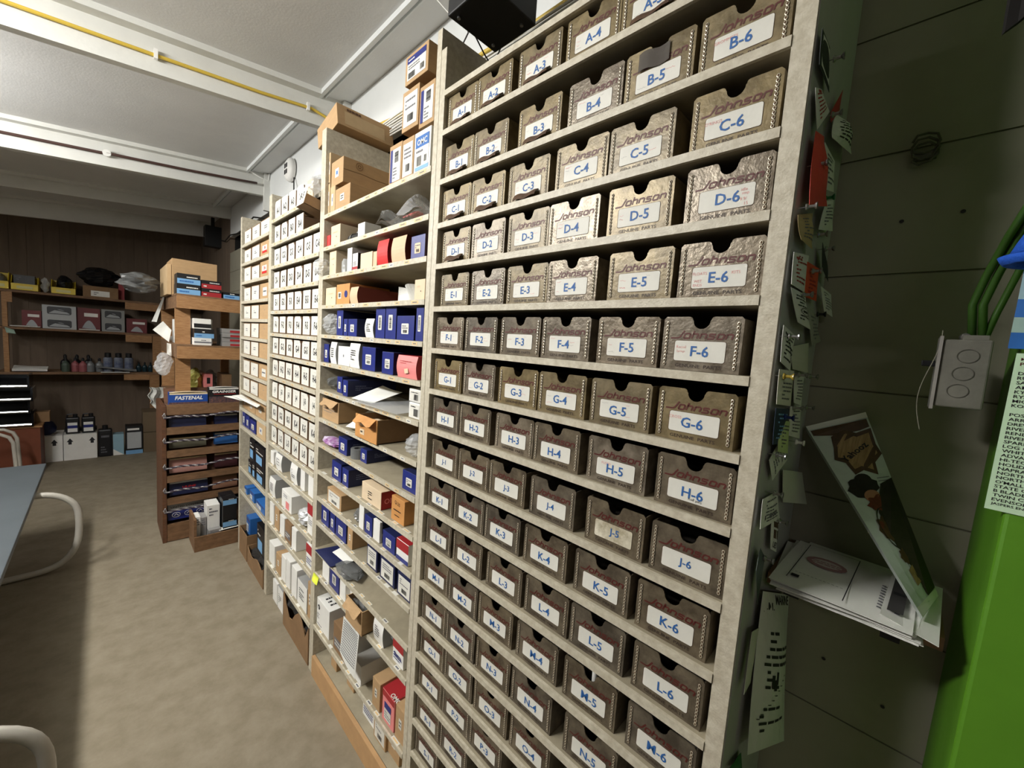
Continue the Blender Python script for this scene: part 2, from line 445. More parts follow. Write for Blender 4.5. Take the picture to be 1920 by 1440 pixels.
CARTONS=[
(1.704,1.723,1.9680,0.128,0.012,.2,'kraft2','narrow kraft carton at the far left end of the open top shelf'),
(1.652,1.701,1.9680,0.106,0.012,.2,'kraft2','narrow kraft carton second from the left on the open top shelf'),
(1.515,1.650,1.9680,0.085,0.012,.25,'kraft','low kraft carton with small printed tag under the big stacked box'),
(1.706,1.723,2.0909,0.118,0.012,.14,'kraft2','upright kraft carton standing on the stack at the far left'),
(1.582,1.695,2.0711,0.092,0.012,.22,'kraftseal','wide kraft carton with open flap stacked on the low box'),
(1.152,1.229,1.9680,0.123,0.012,.2,'manualblue','kraft manual box with blue spine stripe, leftmost of the upright trio'),
(1.085,1.152,1.9680,0.119,0.012,.2,'manual','kraft manual box with white label in the middle of the upright trio'),
(0.999,1.084,1.9680,0.118,0.012,.14,'manualomc','box with white label and blue header beside the tall divider'),
(1.070,1.162,2.1103,0.113,0.012,.2,'manual','kraft manual box stacked second layer left'),
(0.990,1.067,2.0939,0.110,0.012,.2,'manualblue','kraft manual box with blue stripe stacked second layer right'),
(1.032,1.154,2.2394,0.080,0.012,.2,'manualtop','kraft box with navy heading on the very top of the pile'),
(1.689,1.723,1.8427,0.049,0.012,.08,'redbox','tiny red box at the left end of the second shelf'),
(1.593,1.682,1.8427,0.078,0.012,.14,'tan','small tan carton beside the tiny red box'),
(1.385,1.440,1.8427,0.050,0.012,.06,'whiteplain','small white tag card standing on the second shelf'),
(1.624,1.690,1.7310,0.096,0.012,.12,'tan','thin tan carton at the left of the third shelf'),
(1.481,1.522,1.7310,0.087,0.012,.12,'white','thin white carton beside the glass jars'),
(1.431,1.476,1.7310,0.063,0.012,.1,'whitered','small white box with red stripe on the third shelf'),
(1.320,1.411,1.7310,0.056,0.012,.14,'tanplain','wide cream carton in the middle of the third shelf'),
(1.287,1.316,1.7310,0.052,0.012,.14,'peach','thin peach carton tucked against the bright red box'),
(1.214,1.286,1.7310,0.083,0.012,.16,'redcurve','bright red carton standing on the third shelf'),
(1.107,1.191,1.7310,0.080,0.012,.16,'peachcurve','pale peach carton between the red and the blue carton'),
(1.003,1.078,1.7310,0.068,0.012,.14,'bluetan','navy carton with tan tag at the right end of the third shelf'),
(1.617,1.719,1.6146,0.069,0.012,.16,'tan','cream carton with dark dot at the left of the fourth shelf'),
(1.491,1.611,1.6146,0.077,0.012,.16,'orange','orange kraft carton with round blue seal'),
(1.422,1.486,1.6146,0.061,0.012,.25,'peachcurve','cream carton with curled lid beside the orange one'),
(0.992,1.048,1.6146,0.059,0.012,.16,'tan','cream carton at the right end of the fourth shelf'),
(1.541,1.601,1.4979,0.096,0.012,.18,'bluetall','tall navy carton with crooked tag at the left of the fifth shelf'),
(1.499,1.536,1.4979,0.063,0.012,.18,'blue','small navy carton, left one of the low pair on the fifth shelf'),
(1.420,1.496,1.4979,0.063,0.012,.2,'blue','small navy carton, right one of the low pair on the fifth shelf'),
(1.284,1.346,1.4979,0.064,0.012,.2,'whitetext','white carton with bowed front on the fifth shelf'),
(1.215,1.280,1.4979,0.098,0.012,.2,'bluetall','tall navy carton right of the bowed white carton'),
(1.144,1.213,1.4979,0.100,0.012,.2,'bluetall','tall navy carton directly left of the square navy carton'),
(1.039,1.140,1.4979,0.073,0.012,.2,'blue','squarish navy carton with centred tag on the fifth shelf'),
(0.991,1.032,1.4979,0.097,0.012,.2,'bluetall','tall navy carton at the right end of the fifth shelf'),
(1.670,1.723,1.3855,0.074,0.012,.18,'blue','navy carton at the left end of the sixth shelf'),
(1.586,1.644,1.3855,0.085,0.012,.2,'whitetext','thin white carton with black print second on the sixth shelf'),
(1.471,1.578,1.3855,0.072,0.012,.2,'whitebox','wide white carton with tiny mark on the sixth shelf'),
(1.384,1.466,1.3855,0.088,0.012,.2,'whitetext','tall white carton with print in the middle of the sixth shelf'),
(1.271,1.371,1.3855,0.080,0.012,.2,'blue','navy carton with curved front right of the tall white carton'),
(1.150,1.226,1.3855,0.071,0.012,.2,'blue','navy carton left of the pink carton on the sixth shelf'),
(1.008,1.120,1.3855,0.067,0.012,.18,'pink','salmon pink carton with handwriting at the right of the sixth shelf'),
(1.573,1.624,1.2715,0.064,0.030,.2,'blue','navy carton standing behind on the seventh shelf'),
(1.480,1.526,1.2715,0.061,0.012,.2,'blue','navy carton leaning forward on the seventh shelf'),
(0.984,1.048,1.2715,0.046,0.012,.12,'barcode','white barcode box, lower of the two at the right of the seventh shelf'),
(0.987,1.050,1.3199,0.037,0.012,.12,'barcode','white barcode box, upper of the two at the right of the seventh shelf'),
(1.554,1.723,1.1535,0.083,0.012,.2,'kraftopen','open kraft carton with handwritten notes on the eighth shelf'),
(1.196,1.357,1.1535,0.080,-0.010,.24,'kraftorange','orange kraft tray carton with two taped tags on the eighth shelf'),
(1.469,1.547,1.0465,0.063,0.012,.16,'blue','navy carton beside the grey tape roll'),
(1.343,1.395,1.0465,0.049,0.030,.2,'blue','long navy carton lying right of the grey tape roll'),
(0.987,1.067,1.0465,0.060,0.012,.1,'blue','navy carton with wire loop at the right end of the ninth shelf'),
(1.513,1.605,0.9300,0.072,0.012,.14,'blue','navy carton on the left of the tenth shelf'),
(1.447,1.506,0.9300,0.067,0.012,.2,'blue','navy carton with printed side overlapping the first on the tenth shelf'),
(1.192,1.335,0.9300,0.062,0.012,.16,'creamred','long cream carton with dark red end on the tenth shelf'),
(1.044,1.125,0.9300,0.077,0.012,.14,'kraftnote','kraft carton with black handwriting at the right of the tenth shelf'),
(1.505,1.644,0.8160,0.063,0.012,.16,'manual','kraft carton with white printed label on the eleventh shelf'),
(1.311,1.350,0.8160,0.086,0.012,.1,'white','small white carton in the middle of the eleventh shelf'),
(1.246,1.305,0.8160,0.066,0.012,.1,'blue','navy carton beside a leaning white sheet on the eleventh shelf'),
(1.192,1.240,0.8160,0.072,0.012,.01,'whiteplain','white sheet leaning on end between two navy cartons'),
(1.090,1.173,0.8160,0.059,0.012,.14,'blue','navy carton beside the pink and navy carton'),
(1.010,1.083,0.8160,0.066,0.012,.1,'pinknavy','small carton with pink top and navy foot on the eleventh shelf'),
(1.619,1.703,0.7073,0.079,0.012,.14,'bluetall','navy carton at the left end of the twelfth shelf'),
(1.558,1.610,0.7073,0.079,0.012,.14,'blue','navy carton second on the twelfth shelf'),
(1.451,1.552,0.7073,0.076,0.012,.14,'blue','navy carton third on the twelfth shelf'),
(1.395,1.440,0.7073,0.076,0.012,.2,'kraft','plain kraft carton beside three navy cartons'),
(1.201,1.278,0.7073,0.080,0.012,.2,'labelnavy','navy edged carton with large white label, left of three'),
(1.084,1.182,0.7073,0.078,0.012,.2,'labelnavy','navy edged carton with large white label, middle of three'),
(0.984,1.069,0.7073,0.075,0.012,.2,'labelnavy','navy edged carton with large white label, right of three'),
(1.601,1.673,0.4767,0.073,0.012,.16,'white','white carton at the left end of the fourteenth shelf'),
(1.500,1.595,0.4767,0.082,0.012,.16,'bluetall','dark navy carton on the fourteenth shelf'),
(1.439,1.494,0.4767,0.088,0.012,.16,'white','white carton pressed against the open brown carton'),
(1.229,1.361,0.4767,0.088,-0.020,.2,'kraftopen','open brown carton with torn flap and parts inside'),
(1.584,1.723,0.2350,0.125,0.012,.2,'whiteprint','big white carton with round logo and black print'),
(1.413,1.540,0.2350,0.115,0.012,.14,'kraftband','kraft carton with dark printed band beside the big white carton'),
(1.319,1.444,0.4767,0.075,0.030,.18,'white','low white carton directly below the open brown carton'),
(1.132,1.200,0.4767,0.085,0.012,.18,'whitetext','white carton with dark text block right of the open brown carton'),
(1.010,1.076,0.4767,0.080,0.012,.1,'redwhite','red and white carton beside the divider, right of the open brown carton'),
(1.387,1.414,0.2350,0.125,0.012,.16,'white','white carton behind the hanging printed sheet'),
(1.285,1.355,0.2350,0.075,0.012,.16,'white','low white carton on the second lowest shelf'),
(1.143,1.199,0.2350,0.102,0.012,.2,'kraft','kraft carton with small tag on the second lowest shelf'),
(1.048,1.127,0.2350,0.109,0.012,.14,'pinkomc','carton with red top and pink front on the second lowest shelf'),
(0.979,1.041,0.2350,0.112,0.012,.16,'kraft','kraft carton in the right corner of the second lowest shelf'),
(1.564,1.622,0.0900,0.125,0.040,.2,'kraft','thin kraft carton on the lowest shelf, leftmost'),
(1.419,1.486,0.0900,0.120,0.050,.2,'kraft','kraft carton on the lowest shelf behind the tan kick board'),
(1.228,1.319,0.0900,0.100,0.040,.15,'redwhite','white carton with dark red edge on the lowest shelf'),
(1.125,1.211,0.0900,0.090,0.030,.14,'manual','white labelled carton on the lowest shelf near the divider'),
(1.050,1.130,0.0900,0.100,0.040,.14,'kraft','kraft carton at the right end of the lowest shelf'),
(2.392,2.451,0.7730,0.070,0.012,.16,'white','white carton at the left end below the last row of lettered bins'),
(2.237,2.341,0.7730,0.085,0.012,.16,'whitetext','white carton with blurred text below the lettered bins'),
(2.000,2.095,0.7730,0.093,0.012,.16,'whitetext','white carton with black letters below the lettered bins'),
(1.909,1.967,0.7730,0.094,0.012,.16,'white','narrow white carton below the lettered bins'),
(1.770,1.865,0.7730,0.106,0.012,.16,'whiteplain','plain white carton at the right end below the lettered bins'),
(2.341,2.447,0.6000,0.100,0.012,.14,'whitetext','open white box with black characters beside bay divider'),
(2.086,2.242,0.6000,0.089,0.012,.18,'whitepink','white box with pink sticker'),
(1.787,1.863,0.6000,0.146,0.012,.2,'whitered','white box with red top patch in the corner of the shelf'),
(2.376,2.451,0.4400,0.114,0.012,.2,'white','tall thin white carton at the left of the mixed shelf'),
(2.279,2.357,0.4400,0.115,0.012,.2,'kraft','narrow kraft carton second on the mixed shelf'),
(2.189,2.265,0.4400,0.102,0.012,.2,'white','narrow white carton third on the mixed shelf'),
(2.084,2.179,0.4400,0.104,0.012,.2,'kraftband','brown printed carton fourth on the mixed shelf'),
(2.007,2.074,0.4400,0.105,0.012,.24,'whiteplain','white carton with grey side in the middle of the mixed shelf'),
(1.787,1.869,0.4400,0.111,0.012,.14,'redwhite','white carton with red and black pictures on the mixed shelf'),
(2.347,2.450,0.2070,0.119,0.012,.2,'white','tall white carton, first from the left above the kick space'),
(2.235,2.320,0.2070,0.106,0.012,.2,'kraft','kraft carton between white cartons above the kick space'),
(2.155,2.227,0.2070,0.131,0.012,.2,'white','white carton right of the kraft one above the kick space'),
(2.085,2.149,0.2070,0.145,0.012,.2,'whiteplain','white carton with grey side above the kick space'),
(1.985,2.062,0.2070,0.146,0.012,.2,'white','white carton with grey top above the kick space'),
(1.845,1.975,0.2070,0.122,0.012,.15,'whitetext','white bowed carton and print above the kick space'),
(1.782,1.837,0.2070,0.170,0.012,.2,'kraft','kraft carton in the right corner above the kick space'),
(2.317,2.398,0.0000,0.121,0.020,.2,'white','white carton on the floor under the lowest bay shelf'),
(2.215,2.308,0.0000,0.123,0.020,.2,'whitetext','printed white carton on the floor under the lowest bay shelf'),
(2.984,3.104,0.9840,0.063,0.012,.2,'kraft','kraft carton under the loose papers, leftmost'),
(2.788,2.974,0.9840,0.058,0.012,.2,'kraft','kraft carton under the loose papers, middle'),
(2.565,2.777,0.9840,0.073,0.012,.2,'kraft','kraft carton under the loose papers, right'),
(3.023,3.104,0.8630,0.091,0.012,.16,'blue','small navy carton, leftmost of three on the narrow bay shelf'),
(2.922,3.013,0.8630,0.083,0.012,.16,'blue','small navy carton, middle of three on the narrow bay shelf'),
(2.768,2.910,0.8630,0.075,0.012,.16,'blue','small navy carton, right of three on the narrow bay shelf'),
(2.559,2.748,0.8630,0.090,0.012,.2,'kraft2','kraft carton with white tag right of three navy cartons'),
(2.850,2.938,0.5840,0.090,0.012,.2,'black','black and blue carton at the bottom left of the dark stack'),
(2.765,2.838,0.5840,0.097,0.012,.2,'black','black and blue carton at the bottom middle of the dark stack'),
(2.562,2.754,0.5840,0.107,0.012,.2,'black','black and blue carton at the bottom right of the dark stack'),
(2.792,2.909,0.6855,0.132,0.012,.2,'black','black and blue carton at the upper left of the dark stack'),
(2.568,2.780,0.6897,0.120,0.012,.2,'black','black and blue carton at the upper right of the dark stack'),
(2.960,3.030,0.4255,0.043,0.012,.1,'bluewhite','blue and white small carton, leftmost on the low narrow shelf'),
(2.784,2.891,0.4255,0.061,0.012,.12,'bluewhite','blue and white small carton, second on the low narrow shelf'),
(2.556,2.739,0.4255,0.046,0.012,.16,'bluewhite','blue carton with picture at the right of the low narrow shelf'),
(3.000,3.100,0.1152,0.122,0.040,.12,'blueplain','blue carton standing in the floor level box of the narrow bay'),
(2.620,2.787,0.1247,0.177,0.030,.16,'blackplain','black carton with white lettering standing in the floor level box'),
]
PINNED=[
('pinned_card','dark framed photo card pinned high on the shelf side','dark',[(0.003, 0.127, 1.9159), (0.0592, 0.127, 1.9236), (0.0822, 0.127, 1.8778), (0.003, 0.127, 1.873)]),
('pinned_flyer','narrow white flyer with red block below the dark card','whitered',[(0.003, 0.127, 1.8468), (0.0387, 0.127, 1.8614), (0.0969, 0.127, 1.859), (0.034, 0.127, 1.8094)]),
('pinned_note','white note with curled corner sticking out beyond the shelf side','curl',[(0.1504, 0.127, 1.879), (0.283, 0.1265, 1.9221), (0.283, 0.126, 1.8693), (0.1017, 0.127, 1.8245)]),
('pinned_card','dark red edge card standing up beside the curled note','reddk',[(0.1078, 0.127, 1.8637), (0.1748, 0.127, 1.9247), (0.1585, 0.127, 1.8883), (0.1071, 0.127, 1.8481)]),
('pinned_ticket','big pinkish red ticket hanging beside the shelf edge','red',[(0.0225, 0.127, 1.8026), (0.0767, 0.127, 1.8173), (0.1296, 0.127, 1.7387), (0.0096, 0.127, 1.7044)]),
('pinned_note','white printed note pinned below the curled note','print',[(0.0815, 0.127, 1.8118), (0.1754, 0.127, 1.8197), (0.1897, 0.127, 1.7782), (0.1126, 0.127, 1.7588)]),
('pinned_note','small printed slip below the green push pin','print',[(0.1419, 0.127, 1.7504), (0.2049, 0.127, 1.7715), (0.2214, 0.127, 1.7261), (0.1053, 0.127, 1.6998)]),
('pinned_note','yellowish curled receipt below the red ticket','tan',[(0.003, 0.127, 1.6935), (0.0905, 0.127, 1.7199), (0.0918, 0.127, 1.6697), (0.0139, 0.127, 1.6647)]),
('pinned_note','white paper with red handwriting script','script',[(0.003, 0.127, 1.6471), (0.0976, 0.127, 1.6618), (0.0935, 0.127, 1.6081), (0.003, 0.127, 1.6062)]),
('pinned_ticket','small orange red card held by two push pins','orange',[(0.0879, 0.127, 1.6515), (0.1838, 0.127, 1.6592), (0.1866, 0.127, 1.6081), (0.0905, 0.127, 1.6023)]),
('pinned_flyer','white flyer with dark round emblem, hanging long','emblem',[(0.003, 0.127, 1.6023), (0.0977, 0.127, 1.606), (0.1574, 0.127, 1.56), (0.0558, 0.127, 1.5622)]),
('pinned_note','torn grey slip with flaking end','grey',[(0.1293, 0.127, 1.5881), (0.1891, 0.127, 1.5875), (0.2716, 0.127, 1.5487), (0.1903, 0.127, 1.5371)]),
('pinned_note','dark edged card behind the orange red card','darkthin',[(0.1671, 0.127, 1.696), (0.2465, 0.127, 1.6707), (0.2548, 0.127, 1.6502), (0.1807, 0.127, 1.6586)]),
('pinned_note','grey printed slip at the rear edge of the shelf side','print',[(0.1979, 0.127, 1.6335), (0.283, 0.1232, 1.6318), (0.283, 0.1187, 1.5925), (0.2495, 0.127, 1.5987)]),
('pinned_card','white card with diagonal black line and lines of print','diag',[(0.003, 0.127, 1.5537), (0.0817, 0.127, 1.5454), (0.0697, 0.127, 1.4939), (0.003, 0.127, 1.5056)]),
('pinned_card','blank pale card overlapping the diagonal line card','plain',[(0.061, 0.127, 1.5282), (0.1877, 0.127, 1.5406), (0.2069, 0.127, 1.4919), (0.0804, 0.127, 1.4967)]),
('pinned_receipt','cream receipt with torn top and phone number print','print2',[(0.003, 0.127, 1.4958), (0.0987, 0.127, 1.4942), (0.095, 0.127, 1.4417), (0.003, 0.127, 1.4492)]),
('pinned_receipt','narrow receipt beside the cream receipt','print',[(0.1001, 0.127, 1.4858), (0.1779, 0.127, 1.4872), (0.1728, 0.127, 1.4384), (0.1117, 0.127, 1.446)]),
('pinned_card','navy business card with pale print','navy',[(0.003, 0.127, 1.444), (0.0914, 0.127, 1.4372), (0.0657, 0.127, 1.3881), (0.003, 0.127, 1.395)]),
('pinned_card','white business card with black lines beside the navy card','print',[(0.0888, 0.127, 1.4415), (0.1728, 0.127, 1.4384), (0.1868, 0.127, 1.3828), (0.0962, 0.127, 1.3972)]),
('pinned_note','pale yellow green note hanging over the navy card','lime',[(0.0248, 0.127, 1.4269), (0.0962, 0.127, 1.4185), (0.0998, 0.127, 1.3695), (0.0307, 0.127, 1.3817)]),
('pinned_card','white diamond tilted card with a steel push pin','print',[(0.0858, 0.127, 1.3941), (0.1469, 0.127, 1.3507), (0.0493, 0.127, 1.3355), (0.0126, 0.127, 1.3712)]),
('pinned_note','blank cream square note sticking out from the shelf side','plain',[(0.1201, 0.127, 1.3393), (0.283, 0.1248, 1.307), (0.283, 0.1131, 1.2504), (0.1433, 0.127, 1.282)]),
('pinned_note','slip with 800 number print near the square note','print',[(0.0048, 0.127, 1.3177), (0.092, 0.127, 1.3107), (0.1287, 0.127, 1.2589), (0.0038, 0.127, 1.2762)]),
('pinned_card','small picture card with wooden letters','pict',[(0.0733, 0.127, 1.2759), (0.1308, 0.127, 1.255), (0.1302, 0.127, 1.2029), (0.084, 0.127, 1.2227)]),
('pinned_card','dark green grey diamond shaped card','dkgrey',[(0.0209, 0.127, 1.2436), (0.0582, 0.127, 1.2176), (0.0398, 0.127, 1.1523), (0.003, 0.127, 1.2176)]),
('pinned_letter','long white letter headed with large capitals hanging at the foot of the shelf side','letter',[(0.0718, 0.127, 1.1599), (0.283, 0.1223, 1.07), (0.283, 0.107, 0.7857), (0.0699, 0.127, 0.8961)]),
('pinned_paper','plain sheet behind the long white letter','plain',[(0.0273, 0.127, 1.1162), (0.0726, 0.127, 1.1011), (0.0523, 0.127, 1.0244), (0.0192, 0.127, 1.0246)]),
('pinned_card','small green card at the lower left of the letter','green',[(0.0936, 0.127, 0.8719), (0.1189, 0.127, 0.8239), (0.0115, 0.127, 0.9059), (0.0516, 0.127, 0.8912)]),
]
PINS=[
(0.0561,1.9051,'metal'),
(0.0951,1.8526,'metal'),
(0.0387,1.7662,'metal'),
(0.1248,1.7493,'green'),
(0.0102,1.7039,'metal'),
(0.1096,1.6936,'metal'),
(0.1851,1.6898,'metal'),
(0.1050,1.6407,'metal'),
(0.0624,1.6007,'metal'),
(0.0100,1.5394,'metal'),
(0.0083,1.4869,'yellow'),
(0.1063,1.4889,'metal'),
(0.2017,1.4865,'metal'),
(0.1051,1.4392,'metal'),
(0.2073,1.4339,'metal'),
(0.0481,1.4293,'navy'),
(0.1580,1.3803,'white'),
(0.0269,1.3778,'metal'),
(0.0437,1.3197,'metal'),
(0.1098,1.2606,'metal'),
(0.0396,1.2237,'metal'),
(0.1911,1.5876,'dark'),
]

# ================================================================== the room
def zc(x):
    return 2.715 + 0.1 * (x - 0.31)


XL, XR, YN, YF = -3.4, 0.31, -2.6, 6.95
struct('floor', MB().box(XL, XR + 0.1, YN, YF, -0.05, 0), floor_m)
struct('ceiling', MB().add([(XL, YN, zc(XL)), (XR + .05, YN, zc(XR + .05)), (XR + .05, YF, zc(XR + .05)), (XL, YF, zc(XL)),
                            (XL, YN, zc(XL) + .06), (XR + .05, YN, zc(XR + .05) + .06), (XR + .05, YF, zc(XR + .05) + .06), (XL, YF, zc(XL) + .06)],
                           [(0, 1, 2, 3), (7, 6, 5, 4), (0, 4, 5, 1), (1, 5, 6, 2), (2, 6, 7, 3), (3, 7, 4, 0)]), ceil_m)
# long wall behind the shelves: white board at the top, siding boards below and to the right
mb = MB()
mb.box(XR, XR + 0.04, 0.13, 5.15, 2.43, 2.80, 0)
mb.box(XR, XR + 0.04, 5.15, YF, 0, 2.80, 2)
for i in range(14):
    z0 = 0.068 + 0.2 * (i - 1)
    z1 = z0 + 0.197
    ye = 0.13 if z0 > 2.2 else 5.15
    mb.box(XR, XR + 0.04, YN, ye, max(z0, 0), min(z1, 2.80), 1)
    mb.box(XR + 0.004, XR + 0.04, YN, ye, z1, z1 + 0.0035, 1)
# the open gap under the white board behind the shelf tops
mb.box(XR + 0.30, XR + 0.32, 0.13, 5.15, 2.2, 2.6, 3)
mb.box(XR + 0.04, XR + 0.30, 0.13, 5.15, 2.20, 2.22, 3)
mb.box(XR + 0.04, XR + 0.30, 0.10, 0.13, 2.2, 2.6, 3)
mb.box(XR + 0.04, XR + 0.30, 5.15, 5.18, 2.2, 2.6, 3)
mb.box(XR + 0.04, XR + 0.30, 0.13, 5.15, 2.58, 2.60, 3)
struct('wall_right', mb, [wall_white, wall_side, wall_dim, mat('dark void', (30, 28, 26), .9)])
mb = MB()
for k in range(31):
    mb.box(XL + k * 0.122, XL + k * 0.122 + 0.1185, YF, YF + 0.04, 0, 2.8)
mb.box(XL, XR + 0.04, YF + 0.004, YF + 0.04, 0, 2.8)
struct('wall_back', mb, wall_dim)
struct('wall_left', MB().box(XL - 0.05, XL, YN, YF, 0, 2.5), wall_dim)
struct('wall_front', MB().box(XL, XR + 0.04, YN - 0.05, YN, 0, 2.8), wall_side)


def beam(name, y, d, t=0.04, x1=XR, m=beam_m, cap=True):
    b = MB()
    vs = []
    for x in (XL, x1):
        for yy in (y, y + t):
            for dz in (0.0, -d):
                vs.append((x, yy, zc(x) + dz))
    b.add(vs, [(0, 1, 3, 2), (4, 6, 7, 5), (0, 4, 5, 1), (2, 3, 7, 6), (0, 2, 6, 4), (1, 5, 7, 3)])
    struct(name, b, m)
    if cap:
        b = MB()
        vs = []
        for x in (XL, 0.15):
            for yy in (y - 0.05, y):
                for dz in (0.0, -0.024):
                    vs.append((x, yy, zc(x) + dz))
        b.add(vs, [(0, 1, 3, 2), (4, 6, 7, 5), (0, 4, 5, 1), (2, 3, 7, 6), (0, 2, 6, 4), (1, 5, 7, 3)])
        return b


caps = [beam('trim_1', 2.263, 0.155), beam('trim_2', 3.752, 0.165), beam('trim_3', 5.105, 0.11), beam('trim_4', 6.05, 0.17, m=beam_m)]
for i, b in enumerate(caps):
    struct('trim_%d' % (5 + i), b, beam_m)
beam('trim_9', 0.72, 0.155, cap=False, x1=-2.0)
mb = MB()
for ya, yb in ((0.5, 2.263), (2.30, 3.752), (3.79, 5.105)):
    for xa, xb, t in ((0.148, 0.166, 0.022), (0.183, 0.189, 0.012)):
        vs = [(x, y, zc(x) + dz) for x in (xa, xb) for y in (ya, yb) for dz in (0.0, -t)]
        mb.add(vs, [(0, 1, 3, 2), (4, 6, 7, 5), (0, 4, 5, 1), (2, 3, 7, 6), (0, 2, 6, 4), (1, 5, 7, 3)])
struct('trim_10', mb, wall_white)
mb = MB()
for y in (2.24, 3.73):
    mb.box(0.27, 0.31, y, y + 0.03, 2.43, 2.71)
struct('trim_11', mb, beam_m)

# fluorescent fixtures themselves
for i, (fx, fy, fz, pw, up) in enumerate(FIX):
    t = thing('ceiling_light', ('ceiling strip light with a white housing, nearer the lettered bins' if i == 0 else 'ceiling strip light with a white housing, beyond the first beam'), 'light', (fx, fy, fz + 0.03))
    MB().box(-0.05, 0.05, -0.45, 0.45, 0.0, 0.06).build('housing', white_p, t)
    for s in (-1, 1):
        MB().box(s * 0.085 - 0.004, s * 0.085 + 0.004, -0.44, 0.44, 0.02, 0.04).build('reflector_wing', white_p, t)

# ------------------------------------------------------------------ shelving bays
TAGM = mat('tan shelf tag', (228, 200, 146), 0.6, var=0.1, scale=30)
DEP = 0.295


def bay(label, yl, yr, left_w, right_w, ztop_l, ztop_r, shelves, th, zlow=0.0, tagspec=None, back=None, z_back_top=None, side_r_mat=None, depth=DEP, wide_lip=0.0):
    """yl > yr: inner faces of the two uprights"""
    t = thing('shelving_unit', label, 'shelving', (0, (yl + yr) / 2, 0))
    ty = (yl + yr) / 2
    MB().box(0, depth, yl - ty, yl - ty + left_w, 0, ztop_l).build('side_panel', paint_edge, t, bevel=0.001)
    mb = MB().box(0, depth, yr - ty - right_w, yr - ty, 0, ztop_r, 0)
    if side_r_mat:
        mb.box(0.004, depth, yr - ty - right_w - 0.0015, yr - ty - right_w, 0, ztop_r, 1)
        mb.build('side_panel', [paint_edge, side_r_mat], t)
    else:
        mb.build('side_panel', paint_edge, t, bevel=0.001)
    if back is not None:
        MB().box(depth - 0.006, depth, yr - ty + .001, yl - ty - .001, zlow, z_back_top or min(ztop_l, ztop_r)).build('back_panel', back, t)
    for k, zs in enumerate(shelves):
        z = zs if not isinstance(zs, tuple) else zs[0]
        mb = MB()
        mb.box(0.004, depth - 0.008, yr - ty + .0005, yl - ty - .0005, z - th, z, 1)
        lip = th + (wide_lip if wide_lip else 0)
        mb.box(-0.002, 0.004, yr - ty + .0005, yl - ty - .0005, z - lip, z, 0)
        sh = mb.build('shelf', [paint_edge, shelf_wood], t)
        if tagspec:
            n, wdt, hgt = tagspec
            yy = yl - ty - 0.03 - R.random() * 0.03
            tiltz = z < 0.95
            while yy > yr - ty + 0.05:
                ww = wdt * R.choice([1, 1, 1, 1.5, 0.8])
                M = MB()
                if not tiltz:
                    M.rect(0, ww, -hgt / 2, hgt / 2, FX, (-0.0024, yy, z - lip / 2), 0)
                    M.rect(ww * .2, ww * .8, -hgt * .15, hgt * .15, FX, (-0.0027, yy, z - lip / 2), 1)
                else:
                    fz = (Vector((0, -1, 0)), Vector((1, 0, 0)), Vector((0, 0, 1)))
                    M.rect(0, ww, 0, hgt * 1.25, fz, (0.0, yy, z + 0.0006), 2)
                    M.rect(ww * .15, ww * .85, hgt * .35, hgt * .9, fz, (0.0, yy, z + 0.0009), 1 if R.random() < .3 else 0)
                M.build('shelf_tag', [R.choice([TAGM, TAGM, label_m]), grey_ink, label_m], sh)
                yy -= n * (0.6 + 0.8 * R.random())
    return t


zA = [2.0425, 1.9202, 1.8093, 1.7045, 1.5932, 1.4826, 1.3721, 1.2655, 1.1513, 1.0419, .9323, .8195, .7070, .6000, .4950, .3900, .2850, .1750, .0700]
b1 = bay('tall off-white shelving bay holding the stitched metallic parts bins lettered A to S', 0.927, 0.156, 0.0225, 0.024, 2.247, 2.42, [2.140] + zA, 0.0135, side_r_mat=panel_side, back=hardboard)
zB = [1.968, 1.8427, 1.731, 1.6146, 1.4979, 1.3855, 1.2715, 1.1535, 1.0465, .930, .816, .7073, .5858, .4767, .235]
b2 = bay('off-white shelving bay with tan shelf tags and mixed navy, white and kraft cartons', 1.724, 0.971, 0.022, 0.0205, 2.303, 2.303, zB, 0.015, tagspec=(0.085, 0.026, 0.009), back=hardboard, z_back_top=2.05)
MB().box(-0.004, 0.010, -0.375, 0.375, 0.0, 0.09).build('kick_board', mat('tan kick board', (196, 156, 110), 0.7, var=0.15, scale=12), b2)
MB().box(0.012, 0.285, -0.375, 0.375, 0.075, 0.0895).build('bottom_board', shelf_wood, b2)
zC = [2.067, 1.948, 1.833, 1.715, 1.601, 1.486, 1.375, 1.258, 1.139, 1.018, .898, .773, .600, .440, .207]
b3 = bay('off-white shelving bay filled with white-fronted lettered bins, third from the right', 2.452, 1.768, 0.022, 0.0215, 2.203, 2.303, zC, 0.017, tagspec=(0.11, 0.03, 0.009), back=hardboard, z_back_top=2.1)
zD = [2.02, 1.906, 1.791, 1.671, 1.558, 1.447, 1.336, 1.215, 1.100, .984, .863, .584, .425]
b4 = bay('narrow far off-white shelving bay with white-labelled cartons in threes', 3.105, 2.496, 0.03, 0.0215, 2.2, 2.2, zD, 0.017, back=wall_white, z_back_top=2.1)

# ------------------------------------------------------------------ lettered stitched bins
BW, BH, BD = 0.1165, 0.0825, 0.255


